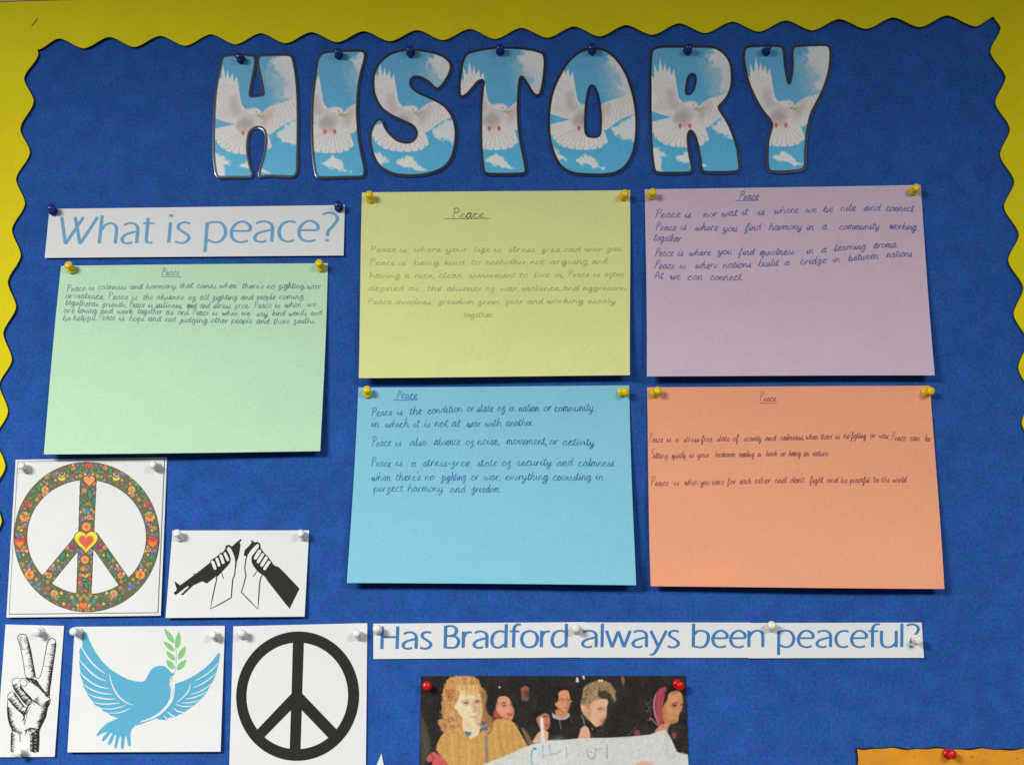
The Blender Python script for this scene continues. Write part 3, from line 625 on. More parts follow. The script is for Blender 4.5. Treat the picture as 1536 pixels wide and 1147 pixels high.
def note(name, label, quad, curl, m, ink, title, lines, lw, xh, phase=0, xcurl=0, **kw):
    def hf(u, v):
        u = np.clip(u, -.1, 1.1); v = np.clip(v, -.1, 1.1)
        return .0014 + curl*np.power(np.clip(v, 0, 2), 1.7)*(1+xcurl*(u-.5)) + .0016*np.sin(np.pi*np.clip(u, 0, 1))*(1-.5*v) + .0013*np.sin(u*4.3+phase)*v + .0007*np.sin(v*7+u*3+phase*2)*(v*(1-v)*4) - .0008*(np.exp(-((u-.03)**2+(v-.03)**2)/.004)+np.exp(-((u-.97)**2+(v-.03)**2)/.004)) + .0006
    s = Sheet(quad, hfun=hf, wob=lambda u, v: (.0028*np.sin(v*3.4+phase)*(2*u-1), .0030*np.sin(u*3.1+phase)*(2*v-1)*.6))
    root = thing('handwritten_note', label, 'note', s.centre, 'coloured handwritten notes about peace'); s.build('paper', m, root)
    tx0, tx1, ty, th, u0, u1, uy0, uy1, capk = title
    ik = Ink(s.surf); write_line(ik, [('Peace', tx0)], tx1, [(tx0, ty), (tx1, ty)], th, lw*1.1, capk=capk, **{k: v for k, v in kw.items() if k in ('slant', 'jit')})
    ik.stroke(dens([(u0, uy0), ((u0+u1)/2, (uy0+uy1)/2+.3), (u1, uy1)], 3), lw*1.05); ik.build('underlined_title', kw.get('title_ink', ink), root)
    kw.pop('title_ink', None)
    for wds, xe, base in lines:
        ik = Ink(s.surf); write_line(ik, wds, xe, base, xh, lw, **kw); ik.build('handwriting_line', ink, root)
    return s, root
def W_(txt, xs): return list(zip(txt.split(), xs))
# green
note('g', 'pale green sheet with five lines of blue-grey handwriting under the What is peace banner', [(92, 399), (491.5, 394.6), (481, 676.5), (65, 681)], .0125, M['green_paper'], M['pen_green'],
 (242.5, 269, 413, 5.6, 241, 273, 414.8, 414.9, 1.0), [
 (W_("Peace is calmness and harmony that comes when there's no fighting, war", [99.8,133,146.6,194.8,218.9,269,295,329,362.9,400,417,460]), 482, [(98,437),(150,434.3),(290,431.6),(400,432.5),(482,433)]),
 (W_("or violence. Peace is the absence of all fighting and people coming", [97.8,111.5,162.3,197.4,213.7,233.9,282,299,318,361,385,418]), 457, [(98,446.5),(160,449),(290,449.8),(400,449),(457,448)]),
 (W_("togetheras friends, Peace is stillness, quiet and stress free. Peace is when we", [97.8,152.5,194,221.5,232.6,280,299,319,351,381,412,427,460.5]), 478, [(98,457),(160,460.3),(290,461.5),(400,461.8),(478,460)]),
 (W_("are loving and work together as one. Peace is when we say kind words and", [94.6,116.7,150.5,175,206,248,265.8,288.6,318,333,362,384,408,432.6,465]), 482.7, [(94,468.2),(160,470),(290,472),(400,474),(483,472)]),
 (W_("be helpful. Peace is hope and not judging other people and there faiths.", [94,109.5,147.3,178,193.5,221.5,247.6,269.7,316,346.6,383.8,409.8,439.7]), 473, [(94,480.5),(160,480),(290,483),(400,485.3),(473,484.5)])],
 .85, 5.0, phase=.4, fvar=True, asc=.74, slant=.14, xcurl=-.15)
pin('yellow', (107.8, 405), (101.5, 395.5), .0016, 'yellow push pin at the top left corner of the green note')
pin('yellow', (482, 402), (477.5, 392.5), .0016, 'yellow push pin at the top right corner of the green note')
# yellow
note('y', 'pale yellow sheet with six lines of faint pencil handwriting, below the letters S and T', [(544, 289.2), (944, 285), (946, 563), (537, 566.5)], .0125, M['yellow_paper'], M['pencil'],
 (678.5, 727, 326.5, 7, 665.6, 735, 328, 327.6, 1.05), [
 (W_("Peace is where your life is stress free and war free", [555.4,599,620.5,668.7,710.4,740.7,762,811.4,845.4,876.8,909.5]), 932, [(555,377.3),(740,377.5),(933,377)]),
 (W_("Peace is being kind to eachother, not arguing and", [554,597,620.5,666,706.5,727.3,795.4,824.7,887.5]), 911.5, [(554,397.8),(740,396.6),(911,395.5)]),
 (W_("having a nice, clean enviorment to live in. Peace is often", [553.5,606,621.8,657,702.5,778.7,800.7,830.8,852,889.5,906.8]), 936, [(553,416.7),(740,416.5),(936,414.5)]),
 (W_("defined as the absence of war, violence, and aggression.", [552,612,640.7,669.3,728,750,782.7,843.4,873.5]), 941, [(552,435.8),(740,436.5),(941,434.8)]),
 (W_("Peace involves freedom from fear and working nicely", [551.5,592.5,657,716,757.3,790,820,882]), 922.8, [(551,456.5),(740,455.8),(923,454.5)]),
 (W_("together.", [695.4]), 741, [(695,475.7),(741,475.5)])],
 .95, 4.7, phase=1.3, fvar=True, asc=.8, slant=.10, title_ink=M['pencil_dark'])
pin('yellow', (555.9, 299.5), (553.3, 289.5), .0016, 'yellow push pin at the top left corner of the pale yellow note')
pin('yellow', (934, 295.5), (938.5, 288.5), .0016, 'yellow push pin at the top right corner of the pale yellow note')
# lilac
note('l', 'lilac sheet with six lines of violet blue handwriting, top right of the notes', [(968, 284.5), (1380, 277), (1403, 563.2), (969.5, 564)], .0125, M['lilac_paper'], M['pen_lilac'],
 (1108, 1137.5, 299.5, 5.8, 1103, 1138, 300.9, 300.4, 1.0), [
 (W_("Peace is nor wat it is where we be nile and connect", [982.3,1026,1054.8,1082,1112,1136,1160.7,1207.8,1234.5,1260.5,1295.3,1328]), 1370, [(982,327),(1060,326),(1136,321.8),(1210,318.5),(1290,315.5),(1371,317.5)]),
 (W_("Peace is where you find harmony in a community working", [983,1020,1042.5,1084,1117,1153,1209,1232.4,1257.7,1334.3]), 1374, [(983,345),(1117,346.2),(1257,344),(1330,343),(1375,346)]),
 (W_("together", [980.5]), 1020.5, [(980,361),(1021,363)]),
 (W_("Peace is where you find quietness in a learning aroma.", [982,1015.8,1032.9,1076.6,1107.4,1138.9,1209,1231.7,1251,1309.7]), 1346, [(982,384.6),(1077,382),(1140,383),(1209,381),(1260,375.5),(1345,370.8)]),
 (W_("Peace is where nations build a bridge in between nations", [981,1019,1042.5,1084,1136.8,1176.4,1199.6,1248.8,1272,1329.5]), 1367.8, [(981,403),(1084,402),(1176,398),(1250,393),(1300,388),(1368,384)]),
 (W_("At we can connect.", [981,1004.9,1030.8,1064.3]), 1114, [(981,418),(1030,420),(1114,420.5)])],
 1.2, 6.2, phase=2.2, asc=.7, slant=.24, wf=.86)
pin('yellow', (976, 293.5), (979.5, 287), .0016, 'yellow push pin at the top left corner of the lilac note')
pin('yellow', (1368.3, 287), (1375.6, 280.5), .0016, 'yellow push pin at the top right corner of the lilac note')
# blue
note('b', 'sky blue sheet with blue handwriting in three paragraphs, below the pale yellow sheet', [(537.2, 580.8), (944.2, 577.8), (953.5, 877), (521, 874)], .0135, M['blue_paper'], M['pen_blue'],
 (594.7, 626.5, 598.3, 6.6, 590, 626.8, 599.8, 599.4, .95), [
 (W_("Peace is the condition or state of a nation or community", [556.9,594.7,614,640.6,700,715.5,745.4,763.2,778,815,831.4]), 890.7, [(557,624),(595,622),(640,620.5),(700,616.8),(891,615.6)]),
 (W_("in which it is not at war with another.", [556.9,577.6,619.9,636,651.7,677,700,727,758]), 800, [(557,640.2),(700,639.8),(800,638.5)]),
 (W_("Peace is also absence of noise, movement, or activity", [557.6,592.4,614,650.3,697.7,716,759.5,824,843.2]), 891.4, [(557,669),(650,667.6),(760,666),(891,667.5)]),
 (W_("Peace is a stress-free state of security and calmness", [556.9,593,616,634,714.8,752,774.3,834.3,867]), 920.3, [(557,699),(760,698.5),(920,698)]),
 (W_("when there's no fighting or war, everything coexisting in", [556.9,593,637,661.4,705.9,725,757.2,828.4,893]), 907, [(557,720),(907,719.4)]),
 (W_("perfect harmony and freedom.", [559.8,611,674,707.3]), 751, [(560,736.5),(751,738)])],
 .95, 6.6, phase=3.5, fvar=True, asc=.85, slant=.14, wf=.97)
pin('yellow', (551.4, 591), (550.2, 582), .0016, 'yellow push pin at the top left corner of the sky blue note')
pin('yellow', (932, 588.5), (940, 587), .0016, 'yellow push pin at the top right corner of the sky blue note')
# peach
note('p', 'peach orange sheet with three long lines of dark purple handwriting, bottom right of the notes', [(969.5, 580.2), (1396, 578.8), (1415.5, 882.3), (977, 879.2)], .012, M['peach_paper'], M['pen_peach'],
 (1140, 1164, 600.8, 5.2, 1138.4, 1166, 604.4, 604.6, 1.45), [
 (W_("Peace is a stress-free state of security and calmness, when there is no fighting or war. Peace can be", [973,1000,1012.4,1025.3,1075.4,1099,1115.6,1147.8,1170,1208.6,1230.8,1253,1265,1276.7,1304.6,1318,1336.9,1364.8,1387.7]), 1395.6, [(973,663.2),(1100,661.4),(1200,659),(1320,656.5),(1337,660),(1396,661)]),
 (W_("Sitting quietly in your bedroom reading a book or being in nature.", [975.9,1007.4,1034,1046,1072.6,1108.4,1136.3,1149,1170.7,1183,1205.8,1219.4]), 1243, [(976,687.6),(1060,685.5),(1243,682.8)]),
 (W_("Peace is when you care for each other and don't fight and be peaceful to the world", [976,1011,1026.7,1051,1067.6,1090.5,1109,1132,1161.4,1185,1214.4,1240,1261,1275,1309.6,1321.8,1339]), 1359.8, [(976,728.5),(1060,726.5),(1185,723.5),(1360,723)])],
 1.0, 5.2, phase=5.1, asc=.8, slant=.10, capk=1.35)
pin('yellow', (980.8, 589.5), (988, 584.5), .0016, 'yellow push pin at the top left corner of the peach note')
pin('yellow', (1387.8, 588), (1398, 585.8), .0016, 'yellow push pin at the top right corner of the peach note')

# ================================================================== FLORAL PEACE SIGN
s, root = simple_sheet('peace_sign_poster', 'square white print of a peace sign filled with flowers, hearts and leaves', 'poster', [(23.4, 689.3), (250.5, 685.4), (241, 922.8), (9.5, 925.7)], (.0012, .0012, .0045), M['white_paper'])
fr = Ink(s.surf); fr.stroke(dens([(26.8, 692.2), (247, 688.3)], 8), .8, False); fr.stroke(dens([(247, 688.3), (237, 918.3)], 8), 1.4, False)
fr.stroke(dens([(237, 918.3), (13.6, 920.6)], 8), 1.2, False); fr.stroke(dens([(13.6, 920.6), (26.8, 692.2)], 8), .7, False); fr.build('thin_printed_frame', M['grey_ink'], root)
ZS = 4.411
cv = Canvas(19, 690, 241, 920, .5, (106, 106, 74))
X = cv.X; Y = cv.Y
def ell_(cx, cy, rx, ry, n=72, sh=0): 
    t = np.linspace(0, 2*math.pi, n, endpoint=False); return np.stack([cx+rx*np.cos(t)+sh*(ry*np.sin(t)), cy+ry*np.sin(t)], 1)
D = sdf(X, Y, ell_(130.2, 805.1, 109.7, 112.8)); Din = sdf(X, Y, ell_(130, 805, 88.8, 85.2)); Dr = np.maximum(D, -Din)
for poly in ([(120, 712), (145.6, 712), (137.2, 896), (114, 896)], [(113.4, 802), (122, 810), (122, 821), (72, 882), (56, 871)], [(136, 806), (145, 797), (198, 872), (181, 882), (136, 818)]):
    Dr = np.minimum(Dr, sdf(X, Y, poly))
rr_ = np.random.RandomState(5)
def zz(x, y): return x/ZS, 670+y/ZS
def mir(x, y): return 2*(592-(y-122)*.042)-x, y
# mottled underpaint: small dark and green flecks
for i in range(1900):
    x = rr_.uniform(19, 241); y = rr_.uniform(690, 920); r = rr_.uniform(.5, 1.5); c = [(48, 44, 40), (60, 92, 48), (92, 116, 52), (70, 110, 88), (112, 80, 60), (96, 70, 92), (150, 140, 70)][rr_.randint(7)]
    cv.ell(x, y, r, r*rr_.uniform(.5, 1), c, rr_.uniform(0, 3), .6, .75)
for i in range(560):                       # curling vines
    x = rr_.uniform(19, 241); y = rr_.uniform(690, 920); a0 = rr_.uniform(0, 6.3); R_ = rr_.uniform(2, 4.6); tt = np.linspace(0, 4.4, 9)
    cv.line(np.stack([x+R_*np.exp(-tt*.25)*np.cos(a0+tt), y+R_*np.exp(-tt*.25)*np.sin(a0+tt)], 1), .6, [(118, 168, 62), (96, 140, 60), (150, 150, 80)][rr_.randint(3)], .8, .85)
def flower(x, y, r, c, cc=(230, 120, 60), n=7, both=True):
    for X_, Y_ in ([(x, y), mir(x, y)] if both else [(x, y)]):
        px, py = zz(X_, Y_); q = r/ZS; cv.ell(px, py, q*1.1, q*1.1, (50, 46, 36), soft=.4, alpha=.8)
        for k in range(n): a = 6.283*k/n+.3; cv.ell(px+q*.68*math.cos(a), py+q*.68*math.sin(a), q*.36, q*.36, c, soft=.5)
        cv.ell(px, py, q*.42, q*.42, cc, soft=.5)
def dot(x, y, r, c, both=True):
    for X_, Y_ in ([(x, y), mir(x, y)] if both else [(x, y)]):
        px, py = zz(X_, Y_); cv.ell(px, py, r/ZS, r/ZS, c, soft=.5); cv.ell(px, py, r/ZS*.35, r/ZS*.35, (210, 200, 220), soft=.8, alpha=.7)
def leaf(x, y, rx, ry, a, c=(64, 140, 112), both=True):
    for k, (X_, Y_) in enumerate([(x, y), mir(x, y)] if both else [(x, y)]):
        aa = a if k == 0 else -a; px, py = zz(X_, Y_); t = np.linspace(-1, 1, 9)
        up_ = np.stack([t*rx, ry*(1-t*t)], 1); dn = np.stack([t[::-1]*rx, -ry*(1-t[::-1]**2)], 1); p = np.concatenate([up_, dn[1:-1]])/ZS
        ca, sa = math.cos(aa), math.sin(aa); p = np.stack([px+p[:, 0]*ca-p[:, 1]*sa, py+p[:, 0]*sa+p[:, 1]*ca], 1)
        cv.fill(p, (34, 58, 46), 1.2, .9); cv.fill(px+(p-[px, py])*.82 if False else (p-[px, py])*.8+[px, py], c, .7)
        cv.line([(px-rx/ZS*.7*ca, py-rx/ZS*.7*sa), (px+rx/ZS*.7*ca, py+rx/ZS*.7*sa)], .35, (130, 180, 100), .6, .8)
def heartp(cx, cy, r):
    t = np.linspace(0, 2*math.pi, 40, endpoint=False); return np.stack([cx+r*(16*np.sin(t)**3)/16, cy-r*(13*np.cos(t)-5*np.cos(2*t)-2*np.cos(3*t)-np.cos(4*t))/15], 1)
def heart(x, y, r, c, both=False, c2=None):
    for X_, Y_ in ([(x, y), mir(x, y)] if both else [(x, y)]):
        px, py = zz(X_, Y_); cv.fill(heartp(px, py, r/ZS*1.15), (60, 40, 34), .9, .9); cv.fill(heartp(px, py, r/ZS), c, .8)
        if c2: cv.fill(heartp(px, py+.6, r/ZS*.6), c2, 1.4)
for x, y, r in [(163, 460, 34), (195, 845, 32)]: flower(x, y, r, (240, 160, 88), (226, 100, 60), 8)
for x, y, r in [(298, 283, 25), (360, 970, 26)]: flower(x, y, r, (206, 178, 106), (230, 120, 70), 8)
for x, y, r in [(125, 538, 18), (147, 778, 16), (325, 850, 22), (345, 803, 14), (485, 140, 16), (150, 682, 15), (375, 1003, 12), (310, 243, 12), (525, 1075, 18), (228, 820, 10), (505, 255, 10)]: flower(x, y, r, (236, 150, 104), (220, 100, 70), 6)
_taken = [(163,460),(195,845),(298,283),(360,970),(325,850),(408,205),(130,632),(255,270),(450,160),(512,165),(415,722),(317,1005),(546,150),(500,1015)]
_cols = [(224,146,104),(190,172,106),(132,104,150),(200,88,70),(128,176,80),(70,140,116),(206,184,96),(104,160,96)]
for _ in range(1500):
    x = rr_.uniform(85, 590); y = rr_.uniform(100, 1095); px, py = zz(x, y)
    if not (19 < px < 241): continue
    jx = int((px-19)/.5); jy = int((py-690)/.5)
    if not (0 <= jx < Dr.shape[1] and 0 <= jy < Dr.shape[0]) or Dr[jy, jx] > -1.5: continue
    if min((x-a)**2+(y-b)**2 for a, b in _taken) < 24**2: continue
    _taken.append((x, y)); k = rr_.randint(8); r_ = rr_.uniform(9, 14)
    if k in (4, 5, 7): leaf(x, y, r_*1.5, r_*.7, rr_.uniform(-1.5, 1.5), _cols[k])
    elif k == 2: dot(x, y, r_*.9, _cols[k])
    else: flower(x, y, r_, _cols[k], (200, 90, 60) if k else (240, 220, 150), 6)
flower(572, 528, 30, (240, 160, 92), (230, 100, 60), 8, False); flower(562, 745, 27, (240, 160, 92), (230, 110, 70), 8, False)
flower(590, 465, 19, (232, 150, 120), (214, 110, 90), 6, False); flower(548, 805, 17, (236, 150, 100), both=False, n=6); flower(558, 288, 18, (190, 160, 110), both=False, n=6); flower(622, 243, 14, (226, 120, 90), both=False, n=6); flower(598, 690, 17, (180, 160, 180), (120, 90, 110), 6, False); flower(567, 950, 14, (220, 100, 80), both=False, n=5)
for x, y, r in [(163, 408, 11), (167, 512, 14), (190, 792, 13), (205, 895, 13), (375, 175, 13), (390, 795, 15), (115, 686, 16), (262, 905, 9), (108, 650, 7)]: dot(x, y, r, (132, 104, 150))
for x, y, r in [(590, 185, 13), (550, 250, 14), (545, 482, 15), (540, 692, 15), (586, 795, 12), (540, 900, 9)]: dot(x, y, r, (126, 88, 140), False)
for x, y, rx, ry, a in [(255, 270, 34, 15, 1.2), (450, 160, 30, 16, 1.3), (512, 165, 40, 14, -.2), (415, 722, 40, 18, -1.1), (317, 1005, 30, 15, .9), (290, 880, 24, 12, .8), (225, 325, 20, 11, -.6), (395, 1010, 18, 9, .2), (440, 985, 20, 9, -.9), (140, 730, 12, 6, 1)]: leaf(x, y, rx, ry, a)
leaf(597, 315, 46, 20, 1.45, both=False); leaf(556, 352, 26, 13, .8, both=False); leaf(618, 350, 22, 10, -.9, (70, 130, 120), False); leaf(572, 918, 34, 14, 1.3, both=False); leaf(596, 905, 24, 10, 1.0, both=False)
for x, y, r in [(190, 375, 19), (450, 1058, 15), (312, 935, 13), (257, 328, 13)]:
    for X_, Y_ in ((x, y), mir(x, y)):
        px, py = zz(X_, Y_); q = r/ZS; cv.fill([(px-q, py-q*.8), (px-q*.4, py-q*.1), (px, py-q), (px+q*.4, py-q*.1), (px+q, py-q*.8), (px+q*.8, py+q*.5), (px, py+q), (px-q*.8, py+q*.5)], (212, 74, 62), 1.0)
for x, y, r in [(120, 597, 13), (125, 722, 13), (243, 920, 17), (490, 1022, 15)]:
    for X_, Y_ in ((x, y), mir(x, y)): px, py = zz(X_, Y_); cv.ell(px, py, r/ZS, r/ZS*.7, (40, 140, 190), .5, .5)
px, py = zz(570, 428); cv.fill([(px-5.5, py-1), (px-1, py-1), (px+1, py-5), (px+2.5, py-2), (px+5.5, py-4.5), (px+4, py+2), (px, py+4), (px-3.5, py+2.5)], (44, 150, 205), 1)
for k, (X_, Y_) in enumerate(((478, 665), (655, 665))): px, py = zz(X_, Y_); q = 5; cv.fill([(px-q, py-q*.8), (px-q*.3, py-q*.2), (px, py-q*1.1), (px+q*.4, py-q*.2), (px+q, py-q*.8), (px+q*.8, py+q*.5), (px, py+q*.9), (px-q*.8, py+q*.5)], (166, 48, 120), 1.0)
for X_, Y_ in ((408, 205), mir(408, 205)): px, py = zz(X_, Y_); cv.fill([(px-6, py-3), (px-3.5, py-.5), (px, py+.6), (px+3, py-.5), (px+6, py-1.5), (px+4.5, py+2.6), (px, py+4.6), (px-4, py+3)], (232, 222, 70), .9); cv.ell(px+.5, py-5.2, 3.9, 3.6, (224, 214, 222), 0, .5); cv.ell(px+.5, py-6.4, 3.0, 3.0, (92, 60, 74), 0, .5); cv.ell(px+.5, py-7, 1.4, 1.4, (226, 150, 90), 0, .5)
px, py = zz(566, 850); cv.fill([(px-5, py-1.5), (px, py+.5), (px+4, py-4), (px+4.5, py+1), (px, py+3.5)], (228, 190, 80), .9)
for (x, y) in ((152, 600), (155, 712)):
    for X_, Y_ in ((x, y), mir(x, y)): px, py = zz(X_, Y_); cv.fill([(px-2, py-2), (px+2, py-1), (px, py+2.6)], (226, 206, 80), .8)
for sgn in (1, -1):                       # scrolls beside the top and bottom hearts
    for (cx, cy, r0) in ((546, 150, 34), (500, 1015, 36)):
        tt = np.linspace(0, 5.2, 22); pts = [(cx+r0*math.exp(-t*.16)*math.cos(-1.2+t), cy+r0*math.exp(-t*.16)*math.sin(-1.2+t)) for t in tt]
        if sgn < 0: pts = [mir(*q) for q in pts]
        cv.line([zz(*q) for q in pts], 1.0, (124, 190, 72) if cy > 500 else (160, 160, 90), .8, .9)
heart(592, 122, 24, (222, 78, 76)); heart(590, 222, 38, (238, 160, 96)); heart(552, 1048, 28, (232, 120, 70)); 
for X_ in (130, 1010): heart(X_, 632, 38, (216, 78, 60)); px, py = zz(X_, 644); cv.fill(heartp(px, py, 5.4), (240, 146, 72), 4, .9)
px, py = zz(570, 618); cv.fill(heartp(px, py+.5, 18.6), (60, 50, 30), 1.0); cv.fill(heartp(px, py+.5, 17.4), (238, 226, 62), .9); cv.fill(heartp(px, py+1.6, 11.6), (232, 160, 60), 1.6); cv.fill(heartp(px, py+1.4, 10.4), (214, 100, 84), 1.6)
HD = sdf(X, Y, heartp(px, py+.5, 18.6)); Dm = np.minimum(Dr, HD)
a = np.clip((Dr+1.0)/.9+.5, 0, 1)*np.clip(HD+.5, 0, 1); cv.c[:] = cv.c*(1-a[..., None])+np.array([44, 44, 36])*a[..., None]
cv.build('floral_peace_sign', s.surf, M['print'], root, mask=(Dm < 0), eps=.00015)
pin('white', (40.5, 703), (30, 697), .0014, 'white push pin at the top left corner of the floral peace sign')
pin('white', (235.5, 700), (227.5, 696), .0014, 'white push pin at the top right corner of the floral peace sign')

# ================================================================== BLACK PEACE SIGN
s, root = simple_sheet('peace_sign_poster', 'white sheet with a plain bold black peace sign, left of the question strip', 'poster', [(350, 938.8), (551, 934), (548.3, 1185), (342.7, 1186)], (.0012, .0012, .003), M['white_paper'])
ik = Ink(s.surf); e1 = zc([(570,110)], 335, 925, 5.12)
t = np.linspace(0, 2*math.pi, 96, endpoint=False)
Ox, Oy = 335+571/5.12, 925+606/5.12
outr = np.stack([Ox+92.3*np.cos(t)-1.4*np.sin(t), Oy+97*np.sin(t)], 1)
ix, iy = 335+568/5.12, 925+604/5.12
def ip(x, y): return (335+x/5.12, 925+y/5.12)
def inr(a): return np.array([ix+76.2*math.cos(a)-1.0*math.sin(a), iy+79.8*math.sin(a)])
def arc(p0, p1, big=False):
    a0 = math.atan2((p0[1]-iy)/79.8, (p0[0]-ix)/76.2); a1 = math.atan2((p1[1]-iy)/79.8, (p1[0]-ix)/76.2)
    if a1 < a0: a1 += 2*math.pi
    if a1-a0 > math.pi*1.2: a0 += 2*math.pi; 
    return [tuple(inr(q)) for q in np.linspace(a0, a1, 24)]
# four windows in the ring (clockwise on screen)
wr = [ip(606, 585)] + arc(ip(614, 198), ip(868, 856))
wl = arc(ip(260, 865), ip(529, 200)) + [ip(524, 585)]
bl2 = [ip(519, 714)] + arc(ip(514, 1015), ip(317, 925))
br2 = arc(ip(805, 918), ip(599, 1013)) + [ip(603, 714)]
ik.fill(outr, [wr, wl, bl2, br2]); ik.build('black_peace_sign', M['black_ink'], root)
pin('white', (363.5, 951), (361.8, 948.5), .0014, 'white push pin at the top left corner of the plain black peace sign')
pin('white', (539, 952.8), (533.5, 948), .0014, 'white push pin at the top right corner of the plain black peace sign')

# ================================================================== BROKEN RIFLE PRINT
s, root = simple_sheet('broken_rifle_poster', 'small white print of two hands snapping a black rifle in half', 'poster', [(258.7, 795.2), (463.7, 795), (456.8, 924.2), (248.2, 926.3)], (.0012, .0012, .006), M['white_paper'])
def g(pts): return [(240+x/6.4, 780+y/6.4) for x, y in pts]
bk = Ink(s.surf); bk.fill(g([(138,583),(150,590),(193,622),(330,522),(312,512),(345,512),(480,405),(500,375),(545,345),(580,313),(604,304),(625,275),(632,242),(662,233),(690,250),(740,205),(776,178),(785,186),(766,212),(773,235),(765,300),(752,360),(738,395),(732,450),(700,420),(672,412),(600,480),(540,537),(450,606),(405,585),(320,625),(220,718),(198,713),(275,640),(268,628),(150,718),(132,700),(138,684),(155,678),(160,655),(145,610)]), eps=.00008)
bk.fill(g([(870,183),(912,212),(935,205),(962,222),(968,265),(1015,330),(1060,378),(1082,415),(1110,440),(1135,443),(1205,512),(1340,655),(1245,848),(1200,795),(1040,590),(1010,545),(985,520),(950,495),(900,450),(878,380),(850,360),(828,345),(806,338),(806,318),(815,285),(835,262),(860,240),(880,210)]), eps=.00008)
bk.build('rifle_halves', M['black_ink'], root)
wh = Ink(s.surf); ol = Ink(s.surf)
def shape(pts, lw=1.7, closed=True):
    p = np.array(g(pts)); wh.fill(p, eps=.00012+shape.k*1e-6); shape.k += 1; q = np.concatenate([p, p[:1]]) if closed else p; ol.stroke(q, lw, False, eps=.00016+shape.k*1e-6)
shape.k = 0
palmL = cr([(638,285),(640,262),(660,248),(684,268),(706,312),(722,352)], 4).tolist() + [(728,400),(722,470),(716,525),(700,560),(692,640),(684,740),(600,790),(485,848),(505,740),(525,650),(542,575),(545,540),(600,482),(640,440),(668,405),(676,372),(664,330)]
palmR = cr([(952,262),(955,235),(935,222),(905,245),(865,290),(838,330)], 4).tolist() + [(824,380),(815,450),(818,500),(827,525),(812,590),(782,688),(860,770),(940,850),(948,740),(955,620),(965,555),(985,520),(945,490),(905,440),(884,400),(884,350),(915,310)]
shape(palmL); shape(palmR)
def finger(x0, y0, x1, y1, w_):
    d = np.array([x1-x0, y1-y0]); n_ = np.hypot(*d); d = d/n_; nn = np.array([-d[1], d[0]]); pts = []
    for a in np.linspace(-math.pi/2, math.pi/2, 7): pts.append((x1+w_/2*(math.sin(a)*nn[0]+math.cos(a)*d[0]*1.1), y1+w_/2*(math.sin(a)*nn[1]+math.cos(a)*d[1]*1.1)))
    for a in np.linspace(math.pi/2, -math.pi/2, 7): pts.append((x0+w_/2*(math.sin(a)*nn[0]-math.cos(a)*d[0]*1.1), y0+w_/2*(math.sin(a)*nn[1]-math.cos(a)*d[1]*1.1)))
    shape(pts, 1.3)
for q in ((506, 400, 528, 458, 38), (546, 372, 566, 428, 36), (585, 342, 606, 402, 38), (624, 320, 650, 376, 36)): finger(*q)
for q in ((955, 298, 918, 358, 42), (985, 330, 944, 395, 38), (1020, 362, 978, 428, 40), (1046, 402, 1006, 462, 38)): finger(*q)
ol.stroke(np.array(g([(592, 500), (600, 530), (612, 560)])), 1.2, eps=.0002); ol.stroke(np.array(g([(935, 478), (915, 512), (893, 538)])), 1.2, eps=.0002)
wh.build('hands', M['white_paper'], root); ol.build('hand_outlines', M['black_ink'], root)
pin('white', (270, 805.5), (264, 797.2), .0014, 'white push pin at the top left corner of the broken rifle print')
pin('white', (456, 804), (449.4, 798.5), .0014, 'white push pin at the top right corner of the broken rifle print')

# ================================================================== BLUE DOVE PRINT
s, root = simple_sheet('dove_poster', 'white print of a flat sky blue dove carrying a green sprig', 'poster', [(112.2, 939.5), (337.3, 938), (330.8, 1126.6), (101, 1127.6)], (.0012, .0012, .0055), M['white_paper'])
def d(pts): return [(95+x/5.168, 925+y/5.168) for x, y in pts]
ik = Ink(s.surf)
def tip(a, t, b, r=.35):      # rounded feather tip between two side points
    a, t, b = map(np.array, (a, t, b)); return [tuple(a+(t-a)*.8), tuple(t+(a-t)*.12), tuple(t), tuple(t+(b-t)*.12), tuple(b+(t-b)*.8)]
body = [(160,110),(180,118),(200,175),(245,265),(300,340),(360,400),(430,445),(500,480),(560,497),(610,500),(635,488),(655,450),(675,412),(705,386),(745,376),(785,380),(812,400),(835,428),(866,440),(838,458),(824,478),(822,510),(834,560),(830,620),(800,680),(745,738),(680,778),(620,800),(600,812),(560,838),(530,870),(520,905),(524,990),(512,1005),(500,985),(488,915),(478,940),(470,1010),(458,1026),(446,1010),(448,930),(440,920),(428,960),(415,1010),(400,1020),(396,1000),(404,945),(412,915),(400,912),(375,975),(355,992),(345,980),(358,940),(382,900),(370,895),(335,940),(310,964),(296,955),(310,925),(345,885),(300,900),(262,924),(256,912),(285,870),(340,820),(395,795),(425,782),(360,760),(350,745),(300,722),(305,708),(238,678),(235,660),(190,608),(186,590),(150,525),(152,512),(128,440),(132,420),(122,345),(128,335),(124,260),(132,240),(144,236),(150,215),(142,170),(146,130)]
ik.fill(d(body), eps=.00008)
rw = [(862,530),(870,514),(940,490),(1020,450),(1090,400),(1150,345),(1195,285),(1207,275),(1216,288),(1210,330),(1205,352),(1195,400),(1187,432),(1168,480),(1155,508),(1125,555),(1118,574),(1085,615),(1072,634),(1030,668),(1015,684),(960,720),(938,738),(900,755),(870,772),(820,778),(800,797),(760,795),(720,785),(600,830),(560,842),(590,820),(640,806),(700,785),(760,745),(812,690),(842,620),(850,570)]
ik.fill(d(rw), eps=.00008); ik.build('blue_dove', M['dove_ink'], root)
wl_ = Ink(s.surf)
